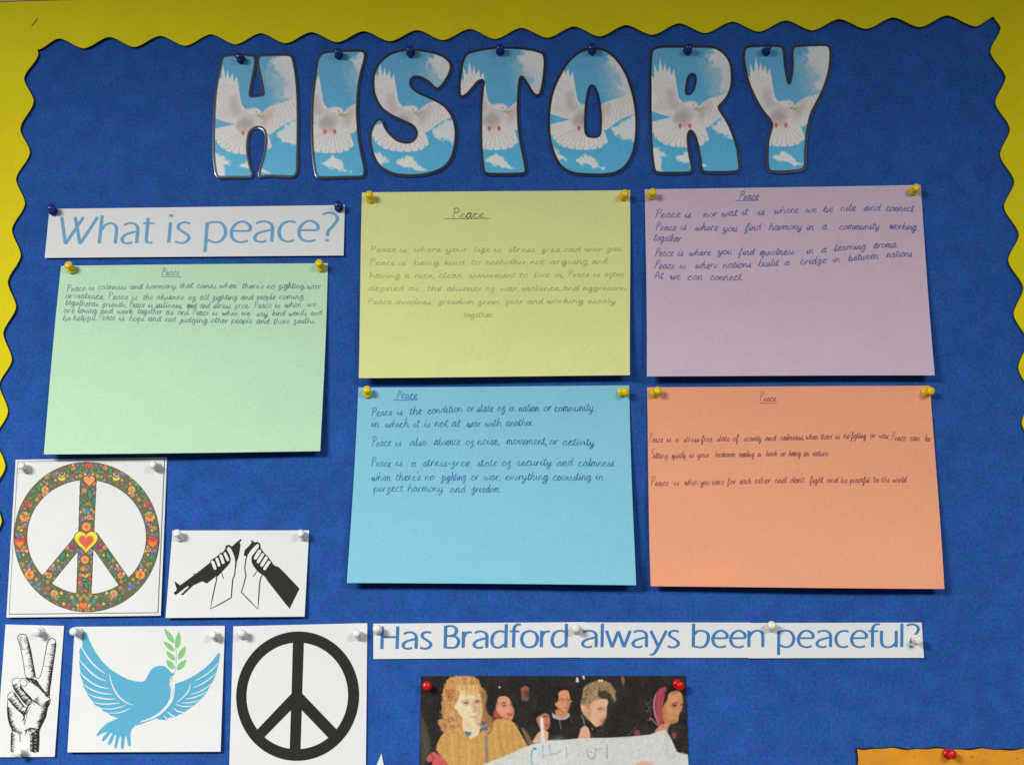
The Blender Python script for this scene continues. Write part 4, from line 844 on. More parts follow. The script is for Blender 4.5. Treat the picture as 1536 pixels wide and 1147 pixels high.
for pts, w_ in [([(140,228),(165,275),(215,345),(265,395),(325,438)], 1.5), ([(130,335),(160,370),(210,425),(270,470),(333,494)], 1.4), ([(130,425),(160,460),(215,505),(285,540),(355,553)], 1.4),
    ([(150,515),(190,545),(250,575),(320,592),(380,596)], 1.3), ([(190,590),(240,615),(310,630),(370,635),(412,632)], 1.3), ([(238,660),(300,672),(370,672),(440,662)], 1.2), ([(305,706),(360,712),(420,702),(480,684)], 1.1), ([(352,742),(420,742),(480,725),(515,706)], 1.0),
    ([(358,440),(370,500),(400,570),(440,625),(490,662),(540,680)], 1.4), ([(862,520),(858,580),(840,645),(800,700),(740,755),(680,785),(600,808)], 1.8), ([(848,470),(836,520),(836,560)], .7),
    ([(985,518),(975,560),(940,610),(878,664)], 1.2), ([(1210,345),(1150,410),(1090,455),(1020,495)], 1.1), ([(1190,428),(1130,480),(1070,520),(1010,548)], 1.1), ([(1160,505),(1110,545),(1050,580),(985,598)], 1.1), ([(1120,572),(1060,605),(1000,625),(945,635)], 1.1), ([(1075,634),(1020,655),(960,664),(915,662)], 1.0),
    ([(1015,684),(960,692),(910,688),(870,672)], 1.0), ([(940,738),(890,730),(858,705)], 1.4), ([(872,772),(840,760),(812,735)], 1.3), ([(806,794),(795,780),(780,762)], 1.2)]:
    p = np.array(cr(d(pts), 6)); n_ = len(p); wl_.stroke(p, 1.25*w_*(.25+.95*np.sin(np.linspace(.15, 3.0, n_))), False)
wl_.build('white_feather_lines', M['white_paper'], root)
lf = Ink(s.surf)
for (x0, y0, x1, y1, w_) in [(862,205,780,86,40),(882,245,897,112,44),(862,264,776,188,38),(892,330,950,222,44),(868,338,796,262,38),(858,402,800,330,46),(880,412,956,326,44)]:
    a_, b_ = np.array([x0, y0.__float__()]), np.array([x1, float(y1)]); dd = b_-a_; Ln = np.hypot(*dd); dd /= Ln; nn = np.array([-dd[1], dd[0]])
    t = np.linspace(0, 1, 9); prof = np.sin(np.pi*t**.85)**.8*w_/2
    up_ = [a_+dd*Ln*q+nn*r_ for q, r_ in zip(t, prof)]; dn = [a_+dd*Ln*q-nn*r_ for q, r_ in zip(t[::-1][1:-1], prof[::-1][1:-1])]
    lf.fill(d([tuple(q) for q in up_+dn]), eps=.00012)
lf.stroke(np.array(cr(d([(845,455),(828,500),(800,545),(790,552)]), 5)), 1.0, eps=.0002); lf.build('green_sprig_leaves', M['leaf_ink'], root)
st = Ink(s.surf); st.stroke(np.array(cr(d([(866,215),(876,280),(874,360),(862,430),(846,452)]), 6)), .7); st.build('sprig_stem', M['stem_ink'], root)
pin('white', (118, 947.5), (108.5, 946.3), .0014, 'white push pin at the top left corner of the blue dove print')
pin('white', (325, 954), (317, 951), .0014, 'white push pin at the top right corner of the blue dove print')

# ================================================================== VICTORY HAND PRINT
s, root = simple_sheet('hand_poster', 'narrow white print of an engraved hand making the V sign', 'poster', [(8.4, 936), (96, 938.2), (82, 1134.3), (-6.5, 1135)], (.0012, .0012, .003), M['white_paper'])
def hd(pts): return [(x/5.05, 920+y/5.05) for x, y in pts]
ik = Ink(s.surf); hh = Ink(s.surf)
def o(pts, w_=1.0, n=5): 
    p = cr(hd(pts), n); m_ = len(p); ik.stroke(p, w_*(.6+.4*np.sin(np.linspace(.2, 2.9, m_))), False)
o([(192,470),(182,400),(165,300),(146,220),(134,185),(145,160),(175,154),(200,168),(218,215),(236,290),(250,370),(262,430),(270,482)], 1.2)
o([(305,478),(325,400),(344,300),(358,225),(378,192),(404,187),(422,212),(420,270),(408,350),(396,440),(386,520),(378,570),(376,640)], 1.2)
o([(190,470),(215,488),(245,486),(270,482),(290,488),(306,474)], 1.0)
o([(152,505),(165,490),(190,490),(225,510),(270,540),(320,580),(360,620),(380,650),(372,690),(355,720),(350,770),(328,820),(300,880),(298,920),(296,1000),(292,1045)], 1.2)
o([(152,505),(155,535),(185,548),(205,535),(200,512),(180,500)], .9)
o([(92,530),(95,500),(120,485),(150,490)], 1.0); o([(92,530),(110,575),(150,630),(190,680),(215,690),(238,680),(242,655),(220,640),(200,645),(190,665)], 1.0)
o([(155,540),(190,590),(230,630),(250,660)], 1.0)
o([(60,640),(62,610),(85,590),(108,592)], 1.0); o([(62,640),(90,680),(125,720),(155,745),(180,765),(200,750),(205,725),(190,705),(168,708),(160,730)], 1.0); o([(108,592),(140,640),(165,680),(188,705)], 1.0)
o([(62,640),(56,700),(60,780),(75,840),(92,880),(90,940),(86,1000),(82,1045)], 1.2)
o([(180,770),(184,800),(182,840)], .9); o([(236,700),(210,740),(196,790),(188,850)], .7)
o([(82,1045),(110,1043)], .8); o([(230,1042),(292,1046)], .9); o([(225,900),(230,960),(228,1040)], .6)
for c_ in ((158,262,192,272),(186,392,240,398),(328,392,378,398),(350,300,400,306)): o([(c_[0],c_[1]),((c_[0]+c_[2])/2,c_[1]+8),(c_[2],c_[3])], .6)
rr2 = random.Random(4)
def hatch(path, width, dir_, gap=5.0, w_=.55):
    """short engraved strokes leaving path sideways, length varying"""
    p = dens(np.array(path, float), gap)
    for i in range(len(p)-1):
        L_ = width*(.45+.75*rr2.random()); a_ = dir_+rr2.gauss(0, .12); e_ = p[i]+L_*np.array([math.cos(a_), math.sin(a_)]); mid = (p[i]+e_)/2+np.array([rr2.gauss(0, 1.5), rr2.gauss(0, 1.5)+2])
        hh.stroke(np.array(cr(hd([tuple(p[i]), tuple(mid), tuple(e_)]), 3)), np.linspace(w_*1.5, w_*.5, 7), False)
H_ = math.radians
hatch([(205,175),(222,230),(240,310),(255,390),(268,475)], 34, H_(160), 5.5, .5); hatch([(215,210),(245,340),(266,470)], 16, H_(170), 4.5, .65)
hatch([(422,220),(416,290),(404,370),(392,450),(380,560),(376,620)], 34, H_(165), 4.5, .6); hatch([(400,400),(385,520),(376,620)], 26, H_(200), 4, .8)
hatch([(152,175),(150,210),(165,270)], 16, H_(10), 7, .5)
hatch([(195,480),(240,490),(275,500),(310,560),(350,600)], 40, H_(60), 4, .7); hatch([(240,500),(300,540),(350,600)], 30, H_(80), 4, .7)
hatch([(375,650),(365,700),(352,760),(325,825),(300,880)], 55, H_(150), 4, .75); hatch([(372,680),(350,760),(310,860)], 34, H_(185), 4, .9)
hatch([(95,540),(120,590),(160,640),(195,685)], 36, H_(-30), 4.5, .75); hatch([(155,545),(200,600),(250,655)], 24, H_(120), 4.5, .8)
hatch([(66,645),(100,690),(140,735),(178,765)], 34, H_(-35), 4.5, .75); hatch([(110,600),(150,650),(185,700)], 22, H_(130), 4.5, .8)
hatch([(58,700),(62,780),(78,840),(95,885)], 42, H_(30), 4.5, .65); hatch([(70,820),(95,880),(140,900)], 34, H_(-20), 5, .6)
hatch([(240,650),(265,670),(300,690)], 40, H_(20), 7, .6); hatch([(250,655),(270,640),(290,620)], 46, H_(70), 8, .5)
hatch([(235,660),(215,700),(190,750),(184,800)], 26, H_(140), 4, .8)
hatch([(84,900),(82,960),(80,1040)], 30, H_(8), 4, .6); hatch([(150,905),(152,960)], 14, H_(80), 5, .6); hatch([(296,890),(294,960),(290,1042)], 60, H_(176), 3.2, .9); hatch([(262,900),(262,1040)], 28, H_(176), 3.2, .9)
hatch([(190,880),(230,860),(290,870)], 34, H_(70), 5, .7); hatch([(135,895),(170,895)], 26, H_(80), 6, .5)
ik.build('engraved_hand_outline', M['black_ink'], root); x_ = hh.build('hatching', M['black_ink'], root)
pin('white', (60.3, 946.8), (54, 948), .0014, 'white push pin at the top of the engraved V sign hand print')
pin('white', (35.8, 1127), (25.5, 1128.3), .0014, 'white push pin at the bottom of the engraved V sign hand print')

# ================================================================== CROWD PHOTOGRAPH
s = Sheet([(632, 1013), (1028, 1013.3), (1037, 1290), (627, 1290)], plane=(.0012, .0012, .002)); root = thing('crowd_photograph', 'colour photograph of people holding a white banner at night, red pins in its corners', 'photograph', s.centre)
s.build('photo_paper', M['white_paper'], root, 12, 10)
cv = Canvas(626, 1012.4, 1038, 1290.5, .6, (38, 35, 31)); X, Y = cv.X, cv.Y
nz = (vnoise(X, Y, 14, 2)-.5)[..., None]*14; cv.c += nz
def A(pts): return [(620+x/8.079, 1005+y/8.079) for x, y in pts]
def B(pts): return [(740+x/8.075, 1005+y/8.075) for x, y in pts]
def C(pts): return [(880+x/8.075, 1005+y/8.075) for x, y in pts]
skin = (226, 176, 138)
cv.fill(A([(95,560),(150,650),(190,800),(210,950),(170,1050),(95,1147)]), (96, 88, 72), 5, .7, 4)
# woman in mustard coat
_hp = cr(A([(470,70),(560,62),(700,68),(790,110),(830,200),(880,250),(890,330),(860,420),(900,520),(960,600),(960,700),(900,760),(800,700),(700,700),(600,760),(480,760),(370,750),(320,680),(300,610),(360,560),(345,430),(348,300),(370,190),(415,110)]), 4, True); cv.fill(_hp, (196, 140, 84), 1.4, 1, 0, 1.2, 3); _c0 = cv.c.copy()
for k in range(70):
    x0_ = rr_.uniform(350, 520); y0_ = rr_.uniform(80, 560); cv.line(A([(x0_, y0_), (x0_+rr_.uniform(-30, 10), y0_+50), (x0_+rr_.uniform(-20, 20), y0_+110)]), .9, [(226, 172, 104), (168, 104, 66), (240, 196, 132), (206, 140, 80)][rr_.randint(4)], 1.2, .7, 3)
for k in range(40):
    x0_ = rr_.uniform(480, 800); cv.line(A([(x0_, 75), (x0_+rr_.uniform(-30, 40), 150), (x0_+rr_.uniform(-40, 50), 250)]), .9, [(232, 188, 116), (150, 104, 66), (214, 160, 96)][rr_.randint(3)], 1.2, .7, 3)
for k in range(60):
    t_ = rr_.uniform(0, 1); x0_ = 372+30*math.sin(t_*9)+rr_.uniform(0, 110); y0_ = 150+t_*520; r_ = rr_.uniform(14, 34); a0 = rr_.uniform(0, 6)
    cv.line(A([(x0_+r_*math.cos(a0+q), y0_+r_*math.sin(a0+q)) for q in (0, .8, 1.6, 2.4)]), 1.2, [(238, 186, 118), (142, 88, 56), (214, 150, 88)][rr_.randint(3)], 1.4, .7, 3)
_m = np.clip(.5-sdf(X, Y, _hp)/2, 0, 1)[..., None]; cv.c = _c0*(1-_m)+cv.c*_m
cv.fill(A([(820,240),(900,300),(880,420),(960,560),(1010,640),(1000,740),(930,700),(860,600),(840,440)]), (150, 108, 70), 3, .8, 4, 1, 3)
cv.fill(A([(320,640),(380,560),(470,570),(430,660),(370,740)]), (188, 136, 100), 3, .8, 4)
cv.fill(A([(585,240),(700,250),(790,265),(815,340),(832,450),(822,560),(800,640),(740,665),(660,650),(590,570),(530,490),(495,440),(540,360),(560,280)]), (232, 214, 172), 1.4, 1, 4)
cv.fill(A([(745,360),(800,340),(830,440),(815,570),(770,640),(745,600),(770,520),(750,460)]), (214, 158, 126), 5, .7, 4)
cv.fill(A([(590,380),(640,360),(690,378),(680,410),(620,415)]), (196,156,118), 5, .7, 4); cv.fill(A([(740,360),(790,350),(815,380),(790,400),(750,395)]), (176,124,100), 5, .75, 4)
cv.fill(A([(540,560),(620,640),(720,672),(800,650),(640,700),(560,640)]), (206,160,122), 6, .6, 4); cv.fill(A([(560,270),(680,255),(800,280),(780,300),(640,290)]), (206,170,120), 5, .7, 4)
cv.line(A([(600,392),(640,380),(670,390)]), 1.1, (168, 120, 90), 1.6, .8, 3); cv.line(A([(745,375),(775,366),(795,378)]), 1.0, (150, 104, 84), 1.6, .8, 3)
cv.line(A([(722,385),(742,440),(755,485),(735,498)]), .9, (196, 140, 104), 1.6, .8, 3); cv.line(A([(640,645),(720,668),(800,640)]), 1.2, (176, 110, 84), 2, .7, 3)
cv.ell(*A([(520,520)])[0], 3.4, 5, (204, 142, 108), 0, .6); cv.ell(*A([(518,560)])[0], 1, 1, (240, 230, 220), 0, .6)
cv.fill(A([(600,590),(660,650),(800,660),(790,780),(680,840),(600,720)]), (230, 206, 168), 2, 1, 3)
coat = [(370,750),(480,700),(560,690),(660,770),(690,830),(780,790),(830,720),(920,770),(960,640),(1000,590),(1080,575),(1160,585),(1230,640),(1300,760),(1380,900),(1420,960),(1131,1100),(1131,1400),(90,2420),(300,1400),(420,1147),(340,1040),(275,960),(290,880),(330,800)]
cv.fill(A(coat), (206, 158, 88), 1.2); 
for k in range(5): x0_ = 960+k*75; cv.line(A([(x0_, 620+k*12), (x0_+10, 800), (x0_+55, 1040)]), 1.2, (172, 126, 66), 2.5, .6, 4)
cv.line(A([(470,730),(560,780),(640,850),(700,850)]), 1.2, (176, 130, 74), 2, .6, 3); cv.line(A([(960,600),(950,720),(880,790)]), 1.2, (120, 86, 50), 1.4, .8, 4)
cv.line(A([(885,790),(890,950),(898,1147)]), 3.4, (140, 132, 128), 1, 1); cv.line(A([(875,790),(882,1147)]), .8, (100, 100, 110), 1, .8)
cv.fill(A([(625,735),(710,750),(680,795),(640,785)]), (78, 112, 160), 1.5); cv.fill(A([(820,690),(900,670),(905,725),(830,720)]), (70, 112, 170), 1.5); cv.fill(A([(830,610),(880,620),(870,665),(820,660)]), (70, 84, 110), 2, .8)
cv.fill(A([(160,1070),(200,1010),(240,985),(300,1010),(380,1080),(430,1160),(470,1400),(200,1400),(230,1120),(180,1110)]), (206, 92, 96), 1.2, 1, 3); cv.line(A([(212,1005),(245,1060),(225,1105)]), 1.2, (90, 40, 44), 1, .8, 3)
for k in range(46):
    x0_ = rr_.uniform(520, 800); L_ = rr_.uniform(40, 120)+60*abs((x0_-670)/140)**2; b_ = rr_.uniform(-30, 30)
    cv.line(A([(x0_, 180), (x0_+b_*.5, 200+L_*.4), (x0_+b_, 190+L_)]), 1.1, [(234, 196, 130), (190, 134, 82), (240, 208, 148), (214, 164, 102)][rr_.randint(4)], 1.6, .75, 3)
for k in range(60):
    x0_ = rr_.uniform(330, 520); y0_ = rr_.uniform(300, 720); r_ = rr_.uniform(10, 30); a0 = rr_.uniform(0, 6)
    cv.line(A([(x0_+r_*math.cos(a0+q), y0_+r_*math.sin(a0+q)) for q in (0, .9, 1.8)]), 1.1, [(232, 180, 116), (120, 76, 54), (206, 146, 92)][rr_.randint(3)], 1.4, .6, 3)
cv.fill(A([(700,380),(725,390),(760,480),(745,500),(715,495)]), (222,176,136), 3, .6, 3); cv.line(A([(724,400),(745,450),(760,488),(738,500),(722,492)]), .8, (170,112,84), 1.3, .85, 3)
cv.ell(*A([(640, 394)])[0], 2.6, 1.2, (120, 84, 70), 0, .9); cv.ell(*A([(772, 372)])[0], 2.2, 1.1, (110, 76, 66), 0, .9); cv.line(A([(605,362),(645,352),(680,366)]), .9, (180,132,92), 1.6, .8, 3)
cv.line(A([(690,556),(725,560),(768,555)]), 1.3, (190,116,98), 1.6, .8, 3)
for q in (((420,780),(400,900),(430,1060)),((560,800),(540,950),(560,1140)),((760,820),(790,960),(770,1140)),((330,860),(350,960),(330,1060)),((1020,640),(1040,820),(1100,1000))): cv.line(A(q), 2.2, (176, 128, 70), 4, .55, 4)
for q in (((480,790),(470,920),(490,1100)),((660,860),(680,1000),(670,1140)),((980,700),(990,860),(1010,1020))): cv.line(A(q), 2.4, (232, 190, 120), 4, .5, 4)
# second woman
cv.fill(B([(-60,300),(-20,240),(80,220),(190,240),(240,320),(255,440),(250,560),(0,560),(-80,470)]), (34, 30, 28), 3, 1, 4)
cv.fill(B([(60,330),(110,308),(170,318),(205,360),(225,420),(250,480),(240,560),(205,610),(150,590),(70,540),(30,470),(45,390)]), (222, 158, 124), 1.4, 1, 4)
cv.fill(B([(5,495),(40,480),(80,520),(90,570),(10,570)]), (206, 92, 84), 3, .8, 3); cv.line(B([(95,400),(125,384),(150,392)]), 1.1, (70, 40, 34), 1.2, .9, 3); cv.ell(*B([(132, 424)])[0], 2.6, 1.2, (60, 40, 34), 0, .7); cv.ell(*B([(215, 412)])[0], 1.5, 1.2, (60, 40, 34), 0, .7)
cv.fill(B([(165,522),(205,510),(238,525),(215,552),(175,545)]), (196, 70, 70), 1.6, .9, 3); cv.line(B([(190,420),(208,470),(196,492)]), .9, (180, 116, 90), 1.5, .8, 3)
cv.fill(B([(95,415),(150,405),(165,430),(130,445),(100,438)]), (168,104,80), 4, .7, 3); cv.fill(B([(60,340),(40,400),(40,470),(80,420)]), (190,120,90), 5, .6, 3); cv.fill(B([(120,560),(200,575),(200,605),(150,590)]), (180,110,84), 5, .7, 3); cv.fill(B([(205,380),(245,470),(235,560),(215,480)]), (186,112,88), 5, .7, 3)
# far man
cv.fill(B([(330,205),(360,180),(415,180),(432,230),(425,290),(385,310),(345,280)]), (150, 92, 76), 2.4, 1, 3); cv.fill(B([(340,280),(420,300),(425,360),(350,365)]), (128, 104, 84), 3, .8, 3); cv.fill(B([(330,160),(380,140),(440,170),(435,200),(370,185),(335,220)]), (30, 26, 24), 2, 1, 3)
cv.fill(B([(370,250),(430,250),(428,300),(385,312)]), (84, 50, 44), 3, .7, 3)
# hooded one with candle
cv.fill(B([(500,540),(560,480),(660,490),(700,560),(690,700),(640,760),(540,700)]), (24, 22, 20), 2, 1, 4)
cv.fill(B([(520,580),(570,540),(630,512),(675,540),(686,600),(680,680),(640,720),(590,720),(545,660)]), (190, 122, 96), 1.6, 1, 4); cv.line(B([(600,560),(640,550),(665,560)]), 1.2, (60, 34, 30), 1.4, .8); cv.fill(B([(640,650),(665,645),(660,680),(640,680)]), (150, 70, 64), 2, .7, 3)
cv.fill(B([(480,870),(520,780),(560,740),(620,720),(668,750),(660,830),(640,850),(560,870)]), (222, 170, 142), 1.6, 1, 3)
cv.line(B([(585,590),(592,700),(600,860)]), 5.2, (228, 218, 206), 1.2); cv.fill(B([(570,560),(600,560),(610,590),(575,590)]), (240, 210, 190), 1.6, .8)
cv.fill(B([(340,700),(380,710),(460,830),(480,890),(430,900),(380,800)]), (150, 112, 84), 3, .8, 4)
# man with glasses
cv.fill(B([(760,260),(800,225),(880,215),(940,260),(950,360),(930,460),(760,480),(750,350)]), (26, 22, 20), 2, 1, 4)
cv.fill(B([(790,270),(840,238),(905,245),(925,300),(935,370),(925,440),(895,495),(860,510),(810,490),(770,440),(765,400),(790,350)]), (222, 150, 116), 1.4, 1, 4); cv.fill(B([(745,385),(768,390),(770,440),(750,420)]), (216, 150, 116), 1.5)
cv.line(B([(790,350),(860,342),(930,350)]), .8, (120, 70, 60), 1, .8); cv.ell(*B([(850, 352)])[0], 3.2, 1.6, (176, 110, 84), 0, .7); cv.ell(*B([(905, 352)])[0], 2.4, 1.6, (170, 104, 80), 0, .7); cv.ell(*B([(945, 372)])[0], 1, 1.2, (220, 210, 190), 0, .7); cv.line(B([(860,452),(890,458),(905,450)]), 1, (170, 90, 76), 1.2, .8)
cv.fill(B([(765,470),(900,500),(900,560),(800,590),(755,545)]), (206, 140, 106), 1.8, 1, 3)
cv.fill(B([(715,510),(760,545),(830,575),(890,555),(915,515),(925,540),(890,585),(820,598),(740,580),(718,560)]), (176, 172, 178), 1.2, 1, 3); cv.line(B([(800,590),(810,650),(822,710)]), .9, (190, 190, 190), 1, .9); cv.line(B([(925,540),(950,630)]), .8, (130, 130, 130), 1, .8)
cv.fill(B([(880,330),(925,350),(925,430),(890,490),(890,400)]), (176,106,80), 5, .7, 3); cv.fill(B([(790,340),(860,335),(860,368),(800,370)]), (184,114,86), 5, .7, 3); cv.fill(B([(780,440),(850,500),(880,500),(830,515)]), (160,96,72), 5, .7, 3)
# grey haired woman
cv.fill(B([(1060,380),(1080,280),(1110,200),(1170,150),(1250,125),(1330,120),(1420,160),(1480,250),(1470,380),(1400,330),(1330,330),(1240,380),(1160,470),(1110,520),(1070,450)]), (158, 132, 94), 1.6, 1, 4, 1.4, 3); _c0 = cv.c.copy(); _hp = cr(B([(1060,380),(1080,280),(1110,200),(1170,150),(1250,125),(1330,120),(1420,160),(1480,250),(1470,380),(1400,330),(1330,330),(1240,380),(1160,470),(1110,520),(1070,450)]), 4, True)
for k in range(90):
    a_ = rr_.uniform(2.7, 6.1); r0_ = rr_.uniform(90, 190); x0_ = 1270+r0_*math.cos(a_); y0_ = 330+r0_*math.sin(a_)
    cv.line(B([(x0_, y0_), (x0_+rr_.uniform(-25, 25), y0_+30), (x0_+rr_.uniform(-30, 30), y0_+60)]), 1.0, [(196, 172, 126), (112, 92, 66), (180, 152, 108), (84, 70, 54)][rr_.randint(4)], 1.6, .6, 3)
_m = np.clip(.5-(sdf(X, Y, _hp)-.8)/2, 0, 1)[..., None]; cv.c = _c0*(1-_m)+cv.c*_m
cv.fill(C([(150,240),(230,250),(300,300),(330,400),(290,420),(260,360),(190,340),(140,300)]), (56, 46, 38), 3, .85, 4, 1.5, 3)
cv.fill(B([(1160,470),(1180,400),(1250,350),(1370,345)]+[(1130+x, y) for x, y in ((262,380),(245,440),(245,500),(235,560),(200,600),(180,650),(130,680))]+[(1230,675),(1180,620),(1120,560),(1075,500),(1058,420),(1085,410)]), (224, 176, 142), 1.5, 1, 3)
cv.fill(C([(120,450),(190,440),(205,475),(150,490)]), (184,128,100), 5, .75, 3); cv.fill(C([(190,560),(230,560),(210,640),(160,670),(150,620)]), (196,138,112), 5, .7, 3); cv.fill(C([(0,420),(40,430),(60,520),(20,600),(-30,520)]), (200,146,116), 6, .7, 3)
cv.line(C([(140,470),(170,455),(200,462)]), 1.1, (130, 90, 66), 1.5, .9, 3); cv.line(C([(215,460),(242,520),(225,575)]), 1.0, (190, 130, 100), 1.6, .8, 3); cv.line(C([(160,605),(190,600)]), 1.2, (180, 100, 86), 1.5, .8)
cv.line(B([(1070,535),(1090,590),(1105,660)]), 1.8, (96, 150, 96), 1.2, 1); cv.fill(B([(1030,830),(1045,760),(1060,700),(1110,668),(1155,700),(1170,760),(1172,820),(1120,840)]), (222, 168, 142), 1.5, 1, 3)
cv.line(B([(1196,690),(1200,720)]), .9, (210, 210, 210), 1, .9); 
for k in range(16): x0_ = rr_.uniform(40, 190); y0_ = rr_.uniform(690, 800); cv.line(C([(x0_, y0_), (x0_+12, y0_+22)]), .6, (120, 118, 116), 1, .6)
# woman in headscarf
cv.fill(C([(860,230),(940,180),(1060,170),(1160,220),(1190,320),(1160,420),(1000,420),(900,600),(830,700),(740,640),(715,480),(745,360)]), (30, 26, 26), 2, 1, 4)
cv.fill(C([(860,240),(900,210),(965,200),(945,300),(925,420),(915,540),(930,640),(900,690),(860,640),(820,540),(805,400),(830,300)]), (164, 66, 80), 1.3, 1, 4)
cv.line(C([(835,290),(812,400),(825,520),(870,640)]), 1.6, (200, 150, 150), 1, .9, 4); cv.line(C([(905,220),(880,320),(872,440),(890,600)]), .8, (206, 120, 126), 1, .7, 4)
for k in range(60): x0_ = rr_.uniform(722, 805); y0_ = rr_.uniform(340, 620); cv.ell(*C([(x0_, y0_)])[0], rr_.uniform(.4, 1), rr_.uniform(.4, .9), [(200, 180, 176), (150, 100, 104), (120, 112, 112)][rr_.randint(3)], 0, .6, .8)
cv.line(C([(765,570),(820,620),(880,680)]), 2.2, (190, 110, 110), 1.2, .9, 3)
cv.fill(C([(990,290),(1040,250),(1110,245),(1155,290),(1165,360),(1160,430),(1150,480),(1120,530),(1110,600),(1080,630),(1010,650),(960,650),(925,590),(915,500),(935,420),(970,360)]), (208, 148, 100), 1.4, 1, 4)
cv.fill(C([(1020,410),(1085,400),(1100,430),(1040,445)]), (156,100,66), 5, .75, 3); cv.fill(C([(930,430),(970,520),(960,620),(920,560)]), (168,108,70), 6, .7, 3); cv.fill(C([(1000,600),(1090,600),(1070,640),(1000,650)]), (160,100,66), 5, .7, 3); cv.fill(C([(1120,300),(1165,330),(1160,420),(1125,400)]), (178,118,76), 5, .6, 3)
cv.line(C([(1040,405),(1075,388),(1105,392)]), 1.1, (70, 40, 30), 1.2, .9, 3); cv.ell(*C([(1065, 424)])[0], 3, 1.3, (70, 44, 34), 0, .7); cv.ell(*C([(1145, 415)])[0], 1.6, 1.2, (80, 50, 40), 0, .7); cv.line(C([(1120,440),(1145,485),(1118,500)]), 1, (160, 100, 68), 1.5, .9, 3); cv.line(C([(1060,545),(1100,550)]), 1.1, (160, 80, 66), 1.4, .9)
cv.fill(C([(930,640),(1010,640),(975,720),(960,760),(830,745),(860,690)]), (206, 138, 104), 1.6, 1, 3)
for k in range(70): x0_ = rr_.uniform(990, 1200); y0_ = rr_.uniform(660, 1000); cv.ell(*C([(x0_, y0_)])[0], rr_.uniform(.5, 1.2), rr_.uniform(.4, 1), [(96, 86, 80), (120, 60, 60), (70, 66, 60)][rr_.randint(3)], 0, .6, .7)
cv.ell(*C([(1058, 785)])[0], 4, 5, (140, 60, 66), 0, .7); cv.ell(*C([(610, 755)])[0], 5, 4.5, (142, 58, 70), 0, .6); cv.line(C([(490,795),(550,730),(615,665)]), .9, (120, 106, 80), 1.2, .8)
cv.fill(C([(415,78),(450,75),(460,130),(440,185),(425,140)]), (150, 96, 80), 1.5, .9, 3)
for x0_, y0_ in ((155, 122), (187, 122)): cv.ell(*C([(x0_, y0_)])[0], 1.8, 1.6, (232, 226, 200), 0, .5)
for x0_, y0_, q_ in ((1015, 95, 1.6), (1018, 122, 2.4), (1090, 72, 1.7), (1098, 95, 1.4), (76, 202, 1.4)): cv.ell(*B([(x0_, y0_)])[0], q_, q_*1.1, (230, 228, 210), 0, .5)
# banner
ban = A([(330,2420),(420,1600),(700,1230),(860,1130),(1131,1025)]) + B([(170,1025),(330,945),(480,890),(660,845),(850,838),(1030,820),(1170,822)]) + C([(40,815),(260,812),(500,800),(760,775),(840,745),(965,710),(990,770),(1020,820),(1060,900),(1095,985),(1225,1015),(1300,1500),(1300,2420)])
cv.fill(ban, (210, 211, 204), 1.2); cv.fill(B([(480,890),(660,850),(850,840),(900,1200),(500,1200)]), (216, 222, 222), 12, .5, 3)
cv.line(C([(965,715),(950,850),(920,960)]), .8, (176, 176, 166), 1.4, .8, 3); cv.line(C([(970,770),(985,900),(960,1000)]), 1, (184, 184, 176), 2, .8, 3); cv.line(C([(1065,1010),(1050,1147)]), 1.4, (186, 188, 184), 2.4, .8)
cv.fill(C([(590,1150),(640,1110),(760,1100),(800,1150),(700,1300)]), (224, 170, 142), 3, .9, 3)
inkb = (84, 150, 196)
cv.line(B([(512,940),(480,950),(462,1010),(460,1080),(478,1160)]), 1.5, inkb, 1, .9, 4); cv.ell(*B([(505, 945)])[0], 2.4, 1.9, inkb, 0, .6)
cv.line(B([(600,900),(602,1060)]), 1.4, (128, 170, 196), 1, .9); cv.line(B([(675,890),(690,1025)]), 1.3, (128, 168, 194), 1, .85); cv.line(B([(690,1025),(730,1000),(750,1015),(815,970)]), 1.3, (128, 168, 194), 1, .85, 3); cv.line(B([(882,925),(890,1060)]), 1.3, (138, 166, 184), 1, .85)
cv.line(C([(5,960),(15,1030),(60,1075),(100,1030),(105,940)]), 1.6, (140, 158, 166), 1.2, .9, 4); cv.line(C([(120,960),(180,935)]), 1.3, (140, 160, 170), 1.2, .8); cv.line(C([(160,885),(210,850)]), 1.2, (150, 164, 170), 1.2, .8); cv.line(C([(245,900),(248,1060)]), 2.2, (138, 160, 172), 1.2, .9); cv.ell(*C([(50, 985)])[0], 1.1, 1.1, (140, 158, 166), 0, .6)
for _ in range(2):
    q = np.pad(cv.c, ((1, 1), (1, 1), (0, 0)), mode='edge'); cv.c = (q[:-2, 1:-1]+q[2:, 1:-1]+q[1:-1, :-2]+q[1:-1, 2:]+2*q[1:-1, 1:-1])/6
nz = (vnoise(X, Y, 3, 12)-.5)[..., None]*16; cv.c = np.clip(cv.c*1.0+nz, 0, 255)
def hull(X, Y):
    u, v = hap(s.Hi, X, Y); return (u > -.0015) & (u < 1.0015) & (v > -.002) & (v < 1.001)
cv.build('picture', s.surf, M['print'], root, mask=hull(X, Y), eps=.00015)
pin('red', (641, 1028.5), (639.5, 1028), .0014, 'red push pin at the top left corner of the crowd photograph')
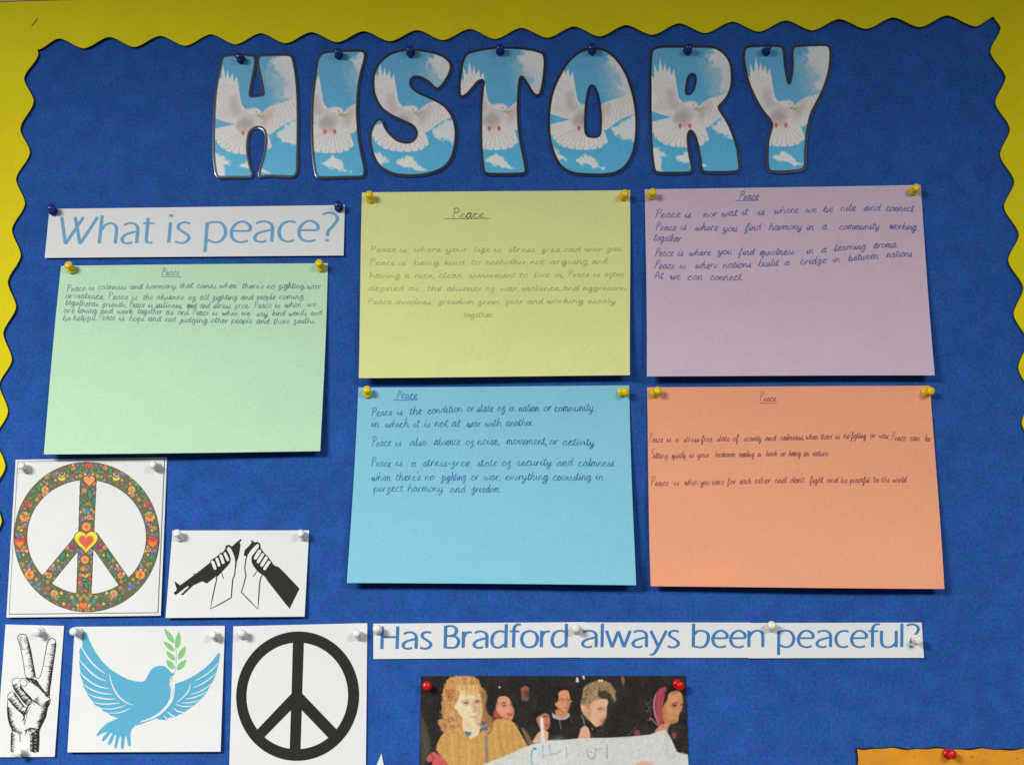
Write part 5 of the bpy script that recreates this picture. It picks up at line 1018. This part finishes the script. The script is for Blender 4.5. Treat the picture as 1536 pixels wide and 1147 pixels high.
pin('red', (1015.5, 1025), (1022.5, 1029), .0014, 'red push pin at the top right corner of the crowd photograph')

# ================================================================== STAINED PAPER, WHITE POINT
s = Sheet([(1284, 1121), (1600, 1123), (1608, 1300), (1288, 1300)], plane=(.0014, .0014, .003), wob=lambda u, v: (.004*np.sin(v*17)*(1-u), .006*np.sin(u*29)*(1-v)+.004*np.sin(u*61)*(1-v)))
root = thing('stained_paper', 'orange tea-stained sheet with dark burnt edges in the bottom right corner', 'paper', s.centre); s.build('paper', M['stained'], root, 60, 20)
be = Ink(s.surf); u = np.linspace(0, 1, 60); x_, y_ = hap(s.H, u, .006*np.sin(u*29)+.004*np.sin(u*61)+.001); be.stroke(np.stack([x_, y_], 1), 1.9+.7*np.sin(u*37), False)
v_ = np.linspace(0, 1, 30); x_, y_ = hap(s.H, .004*np.sin(v_*17)+.001, v_); be.stroke(np.stack([x_, y_], 1), 2.0+.5*np.sin(v_*23), False); be.build('burnt_edge', M['burnt'], root)
sp = Ink(s.surf)
for cx_, cy_, r_ in ((1362, 1123.5, 3), (1371, 1134.5, 1.6), (1458, 1134.5, 3), (1477, 1140, 2.8), (1507, 1124, 2.5), (1478, 1129, 1.6), (1526, 1137, 2)): sp.disc((cx_, cy_), r_, r_*.55, rnd.random(), .0001+cx_*1e-9, 12)
sp.build('stain_spots', M['stain'], root)
pin('red', (1420, 1129.5), (1431, 1131.3), .0016, 'red push pin near the top of the stained orange sheet')
s = Sheet([(566, 1129), (580, 1129), (590, 1260), (535, 1260)], plane=(.001, .001, .002)); root = thing('paper_point', 'sharp tip of a white paper cut-out at the bottom edge beside the crowd photograph', 'paper cut-out', s.surf(np.array(573.), np.array(1150.), 0))
ik = Ink(s.surf); tipp = [(572.3, 1129.2), (575.6, 1147), (581, 1185), (592, 1260), (530, 1260), (548, 1200), (558, 1168), (564.8, 1147)]
ik.fill(tipp, eps=.0003); b_ = ik.build('paper', M['white_paper'], root)
mod = b_.modifiers.new('thickness', 'SOLIDIFY'); mod.thickness = .0003; mod.offset = -1
